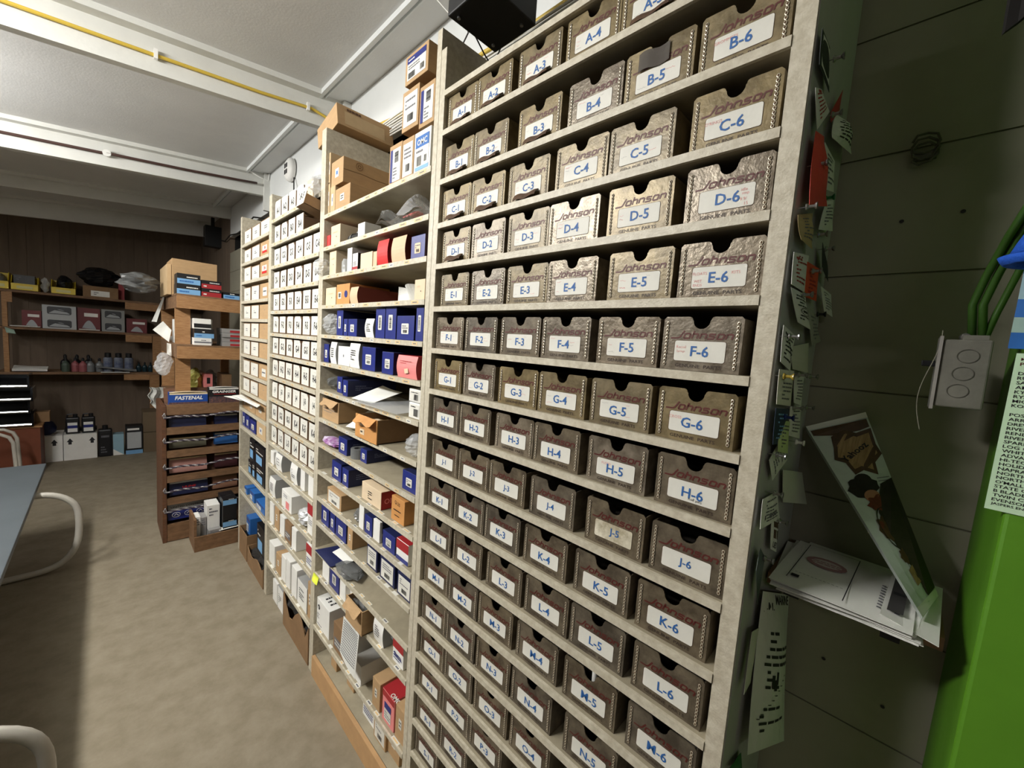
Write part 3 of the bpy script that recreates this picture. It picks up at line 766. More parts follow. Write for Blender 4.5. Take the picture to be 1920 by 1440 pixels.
def bin_front_outline():
    w2 = BW / 2
    pts = [(-w2, 0), (w2, 0), (w2, BH - 0.004), (w2 - 0.004, BH)]
    for a in range(0, 91, 30):     # right shoulder of the thumb notch
        t = math.radians(a)
        pts.append((0.0185 - 0.005 * math.sin(t), BH - 0.005 + 0.005 * math.cos(t)))
    for a in range(0, 181, 20):    # the round bottom
        t = math.radians(a)
        pts.append((0.0125 * math.cos(t), BH - 0.006 - 0.0125 * math.sin(t)))
    for a in range(90, -1, -30):
        t = math.radians(a)
        pts.append((-0.0185 + 0.005 * math.sin(t), BH - 0.005 + 0.005 * math.cos(t)))
    pts += [(-w2 + 0.004, BH), (-w2, BH - 0.004)]
    return pts


JOHN = [
    [(0.95, 1.6), (0.62, 0.35), (0.45, 0.08), (0.15, 0), (-1.0, 0)],
    [(1.3, 0.1), (1.3, 0.9), (1.45, 1), (2.15, 1), (2.3, 0.9), (2.3, 0.1), (2.15, 0), (1.45, 0), (1.3, 0.12)],
    [(2.75, 0), (2.75, 1.6)], [(2.75, 0.95), (3.5, 1.0), (3.68, 0.88), (3.7, 0)],
    [(4.15, 0), (4.15, 1)], [(4.15, 0.95), (4.95, 1.0), (5.13, 0.88), (5.15, 0)],
    [(6.6, 0.95), (5.7, 1), (5.58, 0.85), (5.65, 0.55), (6.45, 0.5), (6.6, 0.35), (6.5, 0.02), (5.5, 0)],
    [(7.05, 0.1), (7.05, 0.9), (7.2, 1), (7.9, 1), (8.05, 0.9), (8.05, 0.1), (7.9, 0), (7.2, 0), (7.05, 0.12)],
    [(8.5, 0), (8.5, 1)], [(8.5, 0.95), (9.3, 1.0), (9.48, 0.88), (9.5, 0)]]


def bin_carton(m_out):
    mb = MB()
    w2 = BW / 2
    mb.poly(bin_front_outline(), FX, (0, 0, 0), 0, th=0.0022)
    mb.box(0.0022, BD, -w2, -w2 + 0.002, 0, BH - 0.003, 0)
    mb.box(0.0022, BD, w2 - 0.002, w2, 0, BH - 0.003, 0)
    mb.box(BD - 0.002, BD, -w2 + .002, w2 - .002, 0, BH - 0.003, 0)
    mb.box(0.0022, BD - 0.002, -w2 + .002, w2 - .002, 0, 0.002, 1)
    u = 0.00845
    for st in JOHN:
        mb.stroke([((p[0] - 4.3 + 0.32 * p[1]) * u, 0.0495 + p[1] * 0.0072) for p in st], 0.0025, FX, (0, 0, 0), 2, off=0.0004)
    mb.text('GENUINE  PARTS', 0.0052, 0, 0.0048, FX, (0, 0, 0), 3, off=0.0004, bold=0.012, width=0.068)
    return mb


def bin_contents():
    mb = MB()
    w2 = BW / 2 - 0.003
    def f(a, b):
        return (0.006 + a * (BD - 0.012), -w2 + b * 2 * w2, 0.046 + 0.010 * math.sin(a * 11 + b * 5) + 0.006 * math.sin(b * 13 + a * 3))
    mb.sheet(f, 8, 5)
    return mb


def stitches(sx):
    """one column of chain-like steel stitches"""
    mb = MB()
    for k in range(12):
        cy = sx * (BW / 2 - 0.0068)
        cz = 0.0085 + k * 0.0058
        b0 = len(mb.v)
        n = 8
        for rr, off in ((0.0034, 0.0003), (0.0030, 0.0013), (0.0018, 0.0016)):
            for j in range(n):
                a = 2 * PI * j / n
                mb.v.append((-off, cy + rr * 0.75 * math.cos(a), cz + rr * math.sin(a)))
        fs = [(b0 + i * n + j, b0 + i * n + (j + 1) % n, b0 + (i + 1) * n + (j + 1) % n, b0 + (i + 1) * n + j) for i in range(2) for j in range(n)]
        mb.f += fs
        mb.m += [1] * n + [0] * n
        mb.f.append(tuple(b0 + 2 * n + j for j in range(n))); mb.m.append(1)
    return mb


HAND = {'C-6': [("O'RINGS", -.026, .037, .0045)], 'B-6': [('GROMMETS', -.022, .038, .0042)], 'F-6': [('Recoil', -.027, .036, .0042), ('Springs', -.027, .029, .0042)],
        'G-6': [('CROSS', -.028, .037, .0045)], 'E-6': [('FLOATS', -.026, .036, .0042), ('WET', -.028, .025, .0038), ('ENDS', -.028, .019, .0038), ('KITS', .024, .035, .0042)],
        'D-6': [('idle', .024, .038, .0042), ('stop', .026, .032, .0042), ('9.9/', .024, .025, .0042), ('15', .028, .0185, .0042)],
        'H-5': [('FUSED', -.018, .038, .0045)]}


def bin_label(code, dirty=False, row='C'):
    mb = MB()
    rr = random.Random(code)
    mb.rrect(-0.0382, 0.0382, 0.0139, 0.0462, 0.0035, FX, (0, 0, 0), 3, off=0.0003, th=0.0002)
    mb.rrect(-0.0372, 0.0376, 0.0146, 0.0456, 0.003, FX, (0, 0, 0), 0, off=0.0007, th=0.0003)
    if code in ('H-6',):
        mb.text('Roll pins', 0.0055, 0.006, 0.0165, FX, (0, 0, 0), 5, off=0.001, bold=0, ang=-0.05)
    if code in HAND:
        for s, x, y, h in HAND[code]:
            mb.text(s, h, x, y - h / 2, FX, (0, 0, 0), 2, off=0.001, bold=-0.004)
    elif row in 'ABCDEFG':
        for k in range(rr.randint(2, 4)):       # faded handwriting, illegible
            x0 = rr.choice([-0.034, -0.034, 0.014])
            y0 = 0.04 - rr.randint(0, 3) * 0.0062
            pts = [(x0 + i * 0.0022, y0 + rr.uniform(-0.0013, 0.0013)) for i in range(rr.randint(4, 8))]
            mb.stroke(pts, 0.0005, FX, (0, 0, 0), 2 if rr.random() < .6 else 4, off=0.0009)
    mb.text(code, 0.0162, rr.uniform(-0.002, 0.003), 0.0215 + rr.uniform(-.001, .001), FX, (0, 0, 0), 1, off=0.0012, bold=0.014, xs=1.0, ang=rr.uniform(-.02, .02))
    return mb


def flap_mesh(side=1):
    mb = MB()
    def f(a, b):   # curled torn flap of the label holder
        return (-0.001 - 0.010 * math.sin(b * 1.7) * (0.6 + 0.4 * a), 0.036 - 0.068 * a, 0.0175 - 0.0130 * b + 0.0018 * math.sin(a * 9))
    mb.sheet(f, 8, 4)
    return mb


proto = {}
for nm, m in (('olive', bin_olive), ('grey', bin_grey), ('brown', bin_brown_shaded)):
    proto[nm] = bin_carton(m).build('carton', [m, bin_in, ink_red, ink_brown])
cont_p = bin_contents().build('contents', mat('dark small parts', (44, 38, 32), 0.7, var=0.5, scale=90))
st_ps = [stitches(q).build('stitching', [stitch_m, bin_torn]) for q in (-1, 1)]
flap_p = flap_mesh().build('torn_flap', bin_torn, solid=0.001)
FLAPS = {'A-1', 'A-2', 'A-3', 'B-1', 'B-3', 'C-1', 'C-2', 'C-3', 'D-1', 'B-2', 'A-5'}
GREY = {'B-4', 'D-6', 'E-6', 'E-4', 'F-1', 'F-4', 'F-5', 'F-6', 'G-2', 'D-2', 'E-2', 'H-3', 'D-4', 'H-5'}
protos_used = set()


def put_copy(p, parent, loc=(0, 0, 0)):
    c = p.copy()
    C.objects.link(c)
    c.parent = parent
    c.location = loc
    return c


for row, z, cs in BINS:
    cs = list(cs)
    if row in 'RS' or len(cs) < 6:      # bins that run on past the bottom of the frame
        pass
    for k, yc in enumerate(cs):
        code = '%s-%d' % (row, k + 1)
        rr = random.Random(code)
        tone = 'grey' if code in GREY else ('olive' if row in 'ABCDEG' else 'brown')
        gap = 9
        left = (cs[k - 1] - yc - BW) if k else (0.927 - yc - BW / 2)
        right = (yc - cs[k + 1] - BW) if k + 1 < len(cs) else (yc - 0.158 - BW / 2)
        mg = max(0.0, min(left, right, 0.006) - 0.0008) / 2 / BD
        rz = rr.choice([-1, 1]) * mg
        tint = {'grey': 'silvery grey', 'olive': 'olive bronze', 'brown': 'shade-darkened brown'}[tone]
        t = thing('parts_bin', '%s metallic parts bin with white label reading %s' % (tint, code), 'storage bin', (0.010 + rr.uniform(0, 0.002), yc, z + 0.0004), rz, 'stitched metallic parts bins in the near bay')
        put_copy(proto[tone], t)
        for q in st_ps:
            put_copy(q, t)
        put_copy(cont_p, t)
        if code in FLAPS:
            put_copy(flap_p, t)
        bin_label(code, row=row).build('label', [label_dirty if code in ('J-5',) else label_m, ink_blue, ink_pink, bin_torn, ink_grey, black_ink], t)
for p in list(proto.values()) + [cont_p, flap_p] + st_ps:
    bpy.data.objects.remove(p)
t = thing('small_tube', 'small white rolled tube sticking out of the bin labelled M-5', 'tube', (0.0265, 0.362, 0.8195 + 0.078), 0)
MB().lathe([(0.0052, -0.025), (0.0055, 0.012), (0.0045, 0.014)], n=12).build('wrap', white_p, t, smooth=False)
MB().lathe([(0.0038, 0.014), (0.0038, 0.0155)], n=12).build('core', navy_dk, t)
mb = MB()
mb.sheet(lambda a, b: (0.0075 - 0.001 * math.sin(a * 6), 0.378 - a * 0.052, 1.9202 + 0.047 + b * 0.028 + 0.002 * math.sin(a * 7)), 6, 3)
tag(mb.build('tape_piece', mat('dark tape film', (96, 90, 84), 0.2, alpha=0.75), solid=0.0003), 'strip of smoky tape over the torn top of the bin labelled B-5', 'tape')

# ------------------------------------------------------------------ white-fronted bins (third bay)
def wbin_body(w, h):
    mb = MB()
    w2 = w / 2
    mb.box(0, 0.002, -w2, w2, 0, h * 0.97, 0)
    mb.box(0.002, 0.24, -w2, -w2 + .002, 0, h * 0.8, 0)
    mb.box(0.002, 0.24, w2 - .002, w2, 0, h * 0.8, 0)
    mb.box(0.238, 0.24, -w2, w2, 0, h, 0)
    mb.box(0.002, 0.238, -w2, w2, 0, 0.002, 0)
    return mb


wb = wbin_body(0.104, 0.088).build('carton', mat('dark brown card', (104, 78, 54), .8, var=.2, scale=20))
def crumple(a, b):
    return (0.01 + a * 0.2, -0.048 + b * 0.096, 0.074 + 0.013 * math.sin(a * 9 + b * 14) * math.sin(b * 9 + 2) + 0.006 * math.sin(b * 31))
wc = MB().sheet(crumple, 6, 10).build('contents', mat('torn kraft wrapping', (170, 134, 96), 0.8, var=0.35, scale=40))
wlab = {}
ROWS3 = 'ABCDEFGHJKL'
for ri, z in enumerate(zC[:11]):
    for k in range(6):
        rr = random.Random(ri * 10 + k)
        if (ri == 0 and k > 3) or (ri == 1 and k > 3):
            continue
        code = '%s-%d' % (ROWS3[ri], k + 1)
        yc = 2.452 - 0.0575 - k * 0.1137 - rr.uniform(-.002, 0.002)
        t = thing('parts_bin', 'brown card bin with tall white front lettered %s in the third bay' % code, 'storage bin', (0.013, yc, z + .0004), math.radians(rr.uniform(-.8, .8)), 'white-fronted card bins in the third bay')
        put_copy(wb, t)
        put_copy(wc, t)
        mb = MB()
        tl, tr_ = rr.choice([0, 0, 0, 0.012]), rr.choice([0, 0, 0, 0.015])
        hh = 0.086 if ri else 0.094
        mb.poly([(-0.0455, 0.005), (0.0455, 0.005), (0.0455, hh - tr_), (0.0455 - tr_, hh), (-0.0455 + tl, hh), (-0.0455, hh - tl)], FX, (-0.0006, 0, 0), 0, th=0.0004)
        mb.text(code, 0.034, 0.004, 0.028, FX, (-0.0006, 0, 0), 1, off=0.0006, bold=0.03, xs=0.66)
        for q in range(2):
            x0 = rr.uniform(.0, .03)
            mb.stroke([(x0 - .03, .072 - q * .055), (x0, .073 - q * .055)], 0.0012, FX, (-0.0006, 0, 0), 2, off=0.0006)
        mb.build('label', [label_m, mat('charcoal print', (58, 56, 56), 0.6), ink_grey], t)
bpy.data.objects.remove(wb)
bpy.data.objects.remove(wc)
t = thing('parts_bin', 'white-fronted card bin lettered B-5 tilted out over the shelf edge', 'storage bin', (-0.062, 1.818, 2.009), 0, None, rot=(0, math.radians(14), 0))
wbin_body(0.09, 0.052).build('carton', kraft_dk, t)
mb = MB()
mb.rect(-0.043, 0.043, 0.0, 0.076, FX, (-0.0006, 0, 0), 0)
mb.text('B-5', 0.03, 0, 0.024, FX, (-0.0006, 0, 0), 1, off=0.0006, xs=0.8)
mb.build('label', [label_m, black_ink], t)

# ------------------------------------------------------------------ cartons on the shelves
def lines(mb, x0, x1, y0, y1, n, fr, o, m, rr, th=0.45, off=0.0009):
    """rows of small unreadable print"""
    st = (y1 - y0) / n
    for i in range(n):
        y = y1 - (i + 0.5) * st
        x = x0
        while x < x1 - 0.001:
            l = rr.uniform(0.003, 0.011)
            xe = min(x + l, x1)
            mb.rect(x, xe, y - st * th / 2, y + st * th / 2, fr, o, m, off=off)
            x = xe + 0.0015
            if rr.random() < 0.12:
                break


def bars(mb, x0, x1, y0, y1, fr, o, m, rr, off=0.0009, horiz=False):
    p = x0 if not horiz else y0
    e = x1 if not horiz else y1
    while p < e:
        wd = rr.choice([0.0006, 0.0009, 0.0015])
        if horiz:
            mb.rect(x0, x1, p, min(p + wd, e), fr, o, m, off=off)
        else:
            mb.rect(p, min(p + wd, e), y0, y1, fr, o, m, off=off)
        p += wd + rr.choice([0.0006, 0.001])


BODY = {'kraft': kraft, 'kraft2': kraft2, 'kraftseal': kraft, 'manual': kraft, 'manualblue': kraft, 'manualomc': white_p, 'manualtop': kraft, 'redbox': red_m,
        'tan': tan_m, 'tanplain': tan_m, 'whiteplain': white_p, 'white': white_p, 'whitered': white_p, 'peach': peach, 'peachcurve': peach, 'redcurve': red_m,
        'bluetan': navy, 'orange': orange_k, 'bluetall': navy, 'blue': navy, 'whitetext': white_p, 'whitebox': white_p, 'pink': pink_m, 'barcode': white_p,
        'kraftopen': kraft, 'kraftorange': orange_k, 'creamred': tan_m, 'kraftnote': orange_k, 'pinknavy': white_p, 'labelnavy': navy_dk, 'whiteprint': white_p,
        'kraftband': kraft_dk, 'redwhite': white_p, 'pinkomc': pink_m, 'whitepink': white_p, 'black': black_m, 'bluewhite': omc_blue, 'blueplain': omc_blue, 'blackplain': black_m}
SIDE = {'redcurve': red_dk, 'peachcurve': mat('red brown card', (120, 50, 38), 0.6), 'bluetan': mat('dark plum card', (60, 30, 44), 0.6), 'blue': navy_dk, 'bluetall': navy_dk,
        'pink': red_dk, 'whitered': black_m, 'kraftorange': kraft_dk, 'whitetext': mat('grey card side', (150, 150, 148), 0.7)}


def carton(label, kind, wd, h, dep, loc, rz=0.0, group=None, seed=None, name='parts_carton', noclose=False):
    rr = random.Random(seed or label)
    t = thing(name, label, 'box', loc, rz, group)
    w2 = wd / 2
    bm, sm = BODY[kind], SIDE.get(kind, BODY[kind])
    openk = kind in ('kraftopen', 'kraftorange')
    curve = kind in ('redcurve', 'peachcurve', 'pink', 'whitetext') and h < 0.12
    if openk:
        b = MB()
        b.box(0, 0.003, -w2, w2, 0, h, 0)
        b.box(dep - .003, dep, -w2, w2, 0, h, 0)
        b.box(0.003, dep - .003, -w2, -w2 + .003, 0, h, 1)
        b.box(0.003, dep - .003, w2 - .003, w2, 0, h * 0.96, 1)
        b.box(0.003, dep - .003, -w2, w2, 0, .003, 1)
        b.build('carton', [bm, sm], t)
        MB().sheet(lambda a, c: (0.006 + a * (dep - .012), -w2 + .004 + c * (wd - .008), h * 0.62 + 0.012 * math.sin(a * 10 + c * 7)), 8, 8).build('contents', [clear_dk if kind == 'kraftopen' else tan_m], t)
        fl = MB()
        fl.sheet(lambda a, c: (-0.0005 - a * 0.022 + 0.0, -w2 + .006 + c * (wd * .8), h - a * 0.026 * (0.8 + 0.2 * math.sin(c * 9))), 3, 6)
        fl.build('flap', bm, t, solid=0.0015)
    elif curve:
        b = MB()
        N = 8
        pts = [(-0.006 * math.sin(PI * i / N), h * i / N) for i in range(N + 1)]
        vs = [(x, s * w2, z) for s in (1, -1) for x, z in pts] + [(dep, s * w2, z) for s in (1, -1) for z in (0, h)]
        k = N + 1
        b.add(vs, [(i, k + i, k + i + 1, i + 1) for i in range(N)], 0)
        b.add(vs, [tuple(range(k)) + (2 * k + 1, 2 * k), tuple(range(2 * k - 1, k - 1, -1)) + (2 * k + 2, 2 * k + 3), (2 * k, 2 * k + 1, 2 * k + 3, 2 * k + 2), (k - 1, 2 * k - 1, 2 * k + 3, 2 * k + 1), (0, 2 * k, 2 * k + 2, k)], 1)
        b.build('carton', [bm, sm], t)
    else:
        b = MB().box(0, dep, -w2, w2, 0, h, 0)
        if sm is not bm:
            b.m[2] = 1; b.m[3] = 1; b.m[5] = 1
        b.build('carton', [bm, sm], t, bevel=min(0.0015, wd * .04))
    o = (-0.0068 if curve else -0.0004, 0, 0)
    L = MB()
    ms = [label_m, black_ink, navy, red_dk, grey_ink, omc_blue, tan_m, steel_lt, pink_m]
    if kind in ('blue', 'bluetan', 'bluetall'):
        if kind == 'bluetall':
            L.rrect(-w2 * .38, w2 * .38, h * .28, h * .76, .003, FX, o, 0, off=.0004)
            bars(L, -w2 * .2, w2 * .2, h * .34, h * .7, FX, o, 1, rr, horiz=True)
        else:
            L.rrect(-w2 * .42, w2 * .42, h * .25, h * .68, .003, FX, o, 6 if kind == 'bluetan' else 0, off=.0004)
            lines(L, -w2 * .32, w2 * .34, h * .45, h * .62, 2, FX, o, 4, rr)
            bars(L, -w2 * .2, w2 * .25, h * .3, h * .42, FX, o, 1, rr)
        L.build('label', ms, t)
        if kind == 'blue':
            S = MB()
            fs = (Vector((1, 0, 0)), Vector((0, 0, 1)), Vector((0, -1, 0)))
            lines(S, dep * .15, dep * .7, h * .35, h * .7, 3, fs, (0, -w2 - .0006, 0), 0, rr, off=0.0)
            S.build('side_print', mat('grey blue print', (110, 118, 150), 0.6), t)
    elif kind in ('kraft', 'kraft2'):
        if kind == 'kraft2':
            L.rrect(-w2 * .35, w2 * .35, h * .3, h * .72, .001, FX, o, 0, off=.0004)
            L.rect(-w2 * .12, w2 * .12, h * .45, h * .6, FX, o, 2, off=.0008)
        else:
            L.rrect(-w2 * .3, w2 * .25, h * .4, h * .7, .001, FX, o, 0, off=.0004)
            lines(L, -w2 * .2, w2 * .15, h * .45, h * .65, 2, FX, o, 1, rr)
        L.build('label', ms, t)
    elif kind == 'kraftseal':
        L.rrect(-w2 * .3, w2 * .3, h * .3, h * .65, .001, FX, o, 0, off=.0004)
        L.rect(-w2 * .12, w2 * .15, h * .4, h * .55, FX, o, 5, off=.0008)
        L.build('label', ms, t)
        S = MB()
        fs = (Vector((1, 0, 0)), Vector((0, 0, 1)), Vector((0, -1, 0)))
        c = (dep * .28, h * .78)
        S.stroke([(c[0] + .013 * math.cos(a * .4), c[1] + .013 * math.sin(a * .4)) for a in range(17)], .002, fs, (0, -w2 - .0008, 0), 0)
        for q in range(3):
            a = q * 2.09
            S.stroke([(c[0] + .007 * math.cos(a), c[1] + .007 * math.sin(a)), (c[0] + .007 * math.cos(a + 1.6), c[1] + .007 * math.sin(a + 1.6))], .003, fs, (0, -w2 - .0008, 0), 0)
        S.stroke([(0, h * .5), (dep * .3, h * .53), (dep * .6, h * .48), (dep * .95, h * .5)], .0016, fs, (0, -w2 - .0008, 0), 0)
        S.build('recycling_mark', mat('faded brown print', (120, 90, 58), 0.7), t)
    elif kind in ('manual', 'manualblue', 'manualtop', 'manualomc', 'labelnavy', 'barcode'):
        y0, y1 = (h * .1, h * .88)
        if kind == 'manualtop': y0 = h * .12
        L.rrect(-w2 * .8, w2 * .82, y0, y1, .001, FX, o, 0, off=.0004)
        if kind == 'manualblue':
            L.rect(-w2 * .8, -w2 * .42, y0, y1, FX, o, 2, off=.0007)
            bars(L, -w2 * .1, w2 * .5, h * .55, h * .8, FX, o, 1, rr, horiz=True)
            lines(L, -w2 * .3, w2 * .3, h * .15, h * .45, 4, FX, o, 4, rr)
        elif kind == 'manualtop':
            L.rect(-w2 * .8, w2 * .82, h * .68, y1, FX, o, 2, off=.0007)
            lines(L, -w2 * .7, w2 * .5, h * .73, h * .83, 1, FX, o, 0, rr, off=.001)
            lines(L, -w2 * .7, w2 * .3, h * .45, h * .62, 2, FX, o, 4, rr)
            bars(L, -w2 * .7, -w2 * .1, h * .16, h * .36, FX, o, 1, rr)
            bars(L, w2 * .35, w2 * .7, h * .2, h * .4, FX, o, 1, rr)
        elif kind == 'manualomc':
            L.rect(-w2 * .8, w2 * .82, h * .62, y1, FX, o, 5, off=.0007)
            L.text('OMC', h * .14, 0, h * .67, FX, o, 0, off=.001, bold=.02)
            lines(L, -w2 * .7, w2 * .3, h * .48, h * .58, 1, FX, o, 4, rr)
            bars(L, -w2 * .6, -w2 * .05, h * .2, h * .42, FX, o, 1, rr)
            bars(L, w2 * .3, w2 * .6, h * .25, h * .4, FX, o, 1, rr)
            L.rect(-w2 * .8, w2 * .82, h * .1, h * .18, FX, o, 7, off=.0006)
        elif kind == 'barcode':
            bars(L, -w2 * .1, w2 * .65, h * .15, h * .62, FX, o, 1, rr)
            lines(L, -w2 * .6, w2 * .6, h * .68, h * .82, 1, FX, o, 1, rr)
        else:
            lines(L, -w2 * .6, w2 * .6, h * .5, h * .78, 3, FX, o, 4, rr)
            bars(L, -w2 * .3, w2 * .4, h * .2, h * .38, FX, o, 1, rr)
        L.build('label', ms, t)
    elif kind in ('whitetext', 'whitebox', 'whitepink', 'whiteprint', 'pink', 'kraftnote', 'kraftopen', 'kraftband', 'whitered', 'orange', 'redwhite', 'pinkomc', 'creamred', 'pinknavy', 'kraftorange', 'black', 'blackplain', 'bluewhite', 'blueplain', 'tan'):
        if kind == 'whitetext':
            lines(L, -w2 * .55, w2 * .4, h * .3, h * .75, 5, FX, o, 1, rr)
        elif kind == 'whitebox':
            L.rect(-w2 * .08, w2 * .05, h * .45, h * .58, FX, o, 4, off=.0006)
        elif kind == 'whitepink':
            lines(L, -w2 * .6, w2 * .2, h * .55, h * .85, 3, FX, o, 4, rr)
            L.rect(-w2 * .1, w2 * .55, h * .08, h * .5, FX, o, 8, off=.0006)
        elif kind == 'whiteprint':
            L.lathe([(0.0005, -0.0008), (0.011, -0.0008), (0.011, -0.0002)], (o[0], w2 * .62, h * .72), 1, n=20, ax='x')
            L.text('e', .011, -w2 * .62, h * .72 - .0055, FX, (o[0] - .001, 0, 0), 0, off=.0005, bold=.03)
            lines(L, -w2 * .85, w2 * .6, h * .3, h * .5, 4, FX, o, 1, rr)
            lines(L, -w2 * .85, -w2 * .1, h * .08, h * .15, 1, FX, o, 4, rr)
            lines(L, .02, .12, -w2 * .5, w2 * .6, 3, (Vector((1, 0, 0)), Vector((0, -1, 0)), Vector((0, 0, 1))), (0, 0, h + .0006), 1, rr, off=.0)
        elif kind == 'pink':
            lines(L, -w2 * .6, w2 * .6, h * .62, h * .8, 2, FX, o, 3, rr, th=.25)
            L.poly([(0 - .004, h * .2), (w2 * .3, h * .25), (w2 * .22, h * .45), (-w2 * .16, h * .4)], FX, o, 6, off=.0008)
        elif kind == 'kraftnote':
            L.text('Q-25', .013, -w2 * .1, h * .68, FX, o, 1, bold=.0, ang=-.15)
            lines(L, -w2 * .6, w2 * .5, h * .4, h * .55, 1, FX, o, 1, rr, th=.3)
            lines(L, -w2 * .4, w2 * .3, h * .2, h * .32, 1, FX, o, 1, rr, th=.3)
        elif kind == 'kraftopen':
            lines(L, -w2 * .8, w2 * .6, h * .35, h * .8, 4, FX, o, 4, rr, th=.25)
        elif kind == 'kraftband':
            L.rect(-w2 * .8, w2 * .8, h * .18, h * .5, FX, o, 4, off=.0006)
            lines(L, -w2 * .7, w2 * .7, h * .22, h * .45, 2, FX, o, 0, rr)
        elif kind == 'whitered':
            L.rect(-w2, w2, h * (.1 if h < .1 else .62), h * (.25 if h < .1 else .98), FX, o, 3, off=.0006)
            lines(L, -w2 * .6, w2 * .6, h * .3, h * .55, 4, FX, o, 4, rr)
        elif kind == 'orange':
            L.rect(-w2 * .7, -w2 * .2, h * .3, h * .62, FX, o, 0, off=.0006)
            bars(L, -w2 * .6, -w2 * .3, h * .36, h * .56, FX, o, 1, rr)
            L.lathe([(0.0005, -0.0008), (0.013, -0.0008), (0.013, -0.0002)], (o[0], -w2 * .5, h * .5), 2, n=20, ax='x')
        elif kind == 'redwhite':
            L.rect(-w2, w2, h * .6, h * .98, FX, o, 3, off=.0006)
            lines(L, -w2 * .8, w2 * .8, h * .15, h * .45, 3, FX, o, 2, rr)
            if 'beside the divider, right' in label:
                L.text('Sierra', .014, 0, h * .3, FX, o, 2, off=.0011, bold=.03)
        elif kind == 'pinkomc':
            L.rect(-w2 * .95, w2 * .95, h * .80, h * .99, FX, o, 3, off=.0006)
            L.rect(-w2 * .6, w2 * .5, h * .46, h * .66, FX, o, 2, off=.0006)
            L.rect(-w2 * .6, w2 * .5, h * .12, h * .45, FX, o, 0, off=.0006)
            lines(L, -w2 * .5, w2 * .4, h * .16, h * .4, 3, FX, o, 4, rr)
            L.rect(0, dep, -w2, w2, (Vector((1, 0, 0)), Vector((0, 1, 0)), Vector((0, 0, 1))), (0, 0, h + .0008), 3)
            L.text('OMC', .016, 0.03, 0, (Vector((0, -1, 0)), Vector((1, 0, 0)), Vector((0, 0, 1))), (0, 0, h + .0012), 0, bold=.03)
        elif kind == 'creamred':
            S = MB()
            fs = (Vector((1, 0, 0)), Vector((0, 0, 1)), Vector((0, -1, 0)))
            S.rect(0.001, dep * .98, 0.001, h * .98, fs, (0, -w2 - .0008, 0), 0)
            S.text('OMC', h * .3, dep * .25, h * .3, fs, (0, -w2 - .0012, 0), 1, bold=.02)
            S.build('end_panel', [red_dk, pink_m], t)
            lines(L, -w2 * .3, w2 * .1, h * .2, h * .7, 4, FX, o, 1, rr)
        elif kind == 'pinknavy':
            L.rect(-w2, w2, h * .55, h * .99, FX, o, 3, off=.0006)
            L.rect(-w2, w2, 0.001, h * .22, FX, o, 2, off=.0006)
            L.rect(0, dep, -w2, w2, (Vector((1, 0, 0)), Vector((0, 1, 0)), Vector((0, 0, 1))), (0, 0, h + .0008), 3)
        elif kind == 'kraftorange':
            for zz in (.55, .18):
                L.rect(-w2 * .5, -w2 * .1, h * zz, h * (zz + .24), FX, o, 6, off=.0006)
                lines(L, -w2 * .45, -w2 * .15, h * (zz + .05), h * (zz + .2), 1, FX, o, 1, rr)
        elif kind in ('black', 'blackplain'):
            L.rect(-w2 * .7, w2 * .5, h * .1, h * .5, FX, o, 7, off=.0006)
            lines(L, -w2 * .7, w2 * .7, h * .6, h * .85, 2, FX, o, 0, rr)
        elif kind in ('bluewhite', 'blueplain'):
            L.rect(-w2 * .8, w2 * .2, h * .15, h * .6, FX, o, 0, off=.0006)
            lines(L, -w2 * .7, w2 * .1, h * .2, h * .5, 3, FX, o, 2, rr)
            L.rect(-w2 * .9, w2 * .9, h * .75, h * .9, FX, o, 2, off=.0007)
        elif kind == 'tan':
            L.rect(w2 * .2, w2 * .32, h * .4, h * .45, FX, o, 1, off=.0006)
            lines(L, -w2 * .6, w2 * .4, h * .6, h * .75, 1, FX, o, 6, rr)
        L.build('printing', ms, t)
    return t


for y0, y1, z0, h, xf, dep, kind, label in CARTONS:
    y1, y0 = y1 - 0.001, y0 + 0.001
    if kind == 'redcurve' or kind == 'peachcurve': xf += .004
    carton(label, kind, max(y1 - y0, 0.012), h, min(dep, 0.27), (xf, (y0 + y1) / 2, z0 + 0.0004))

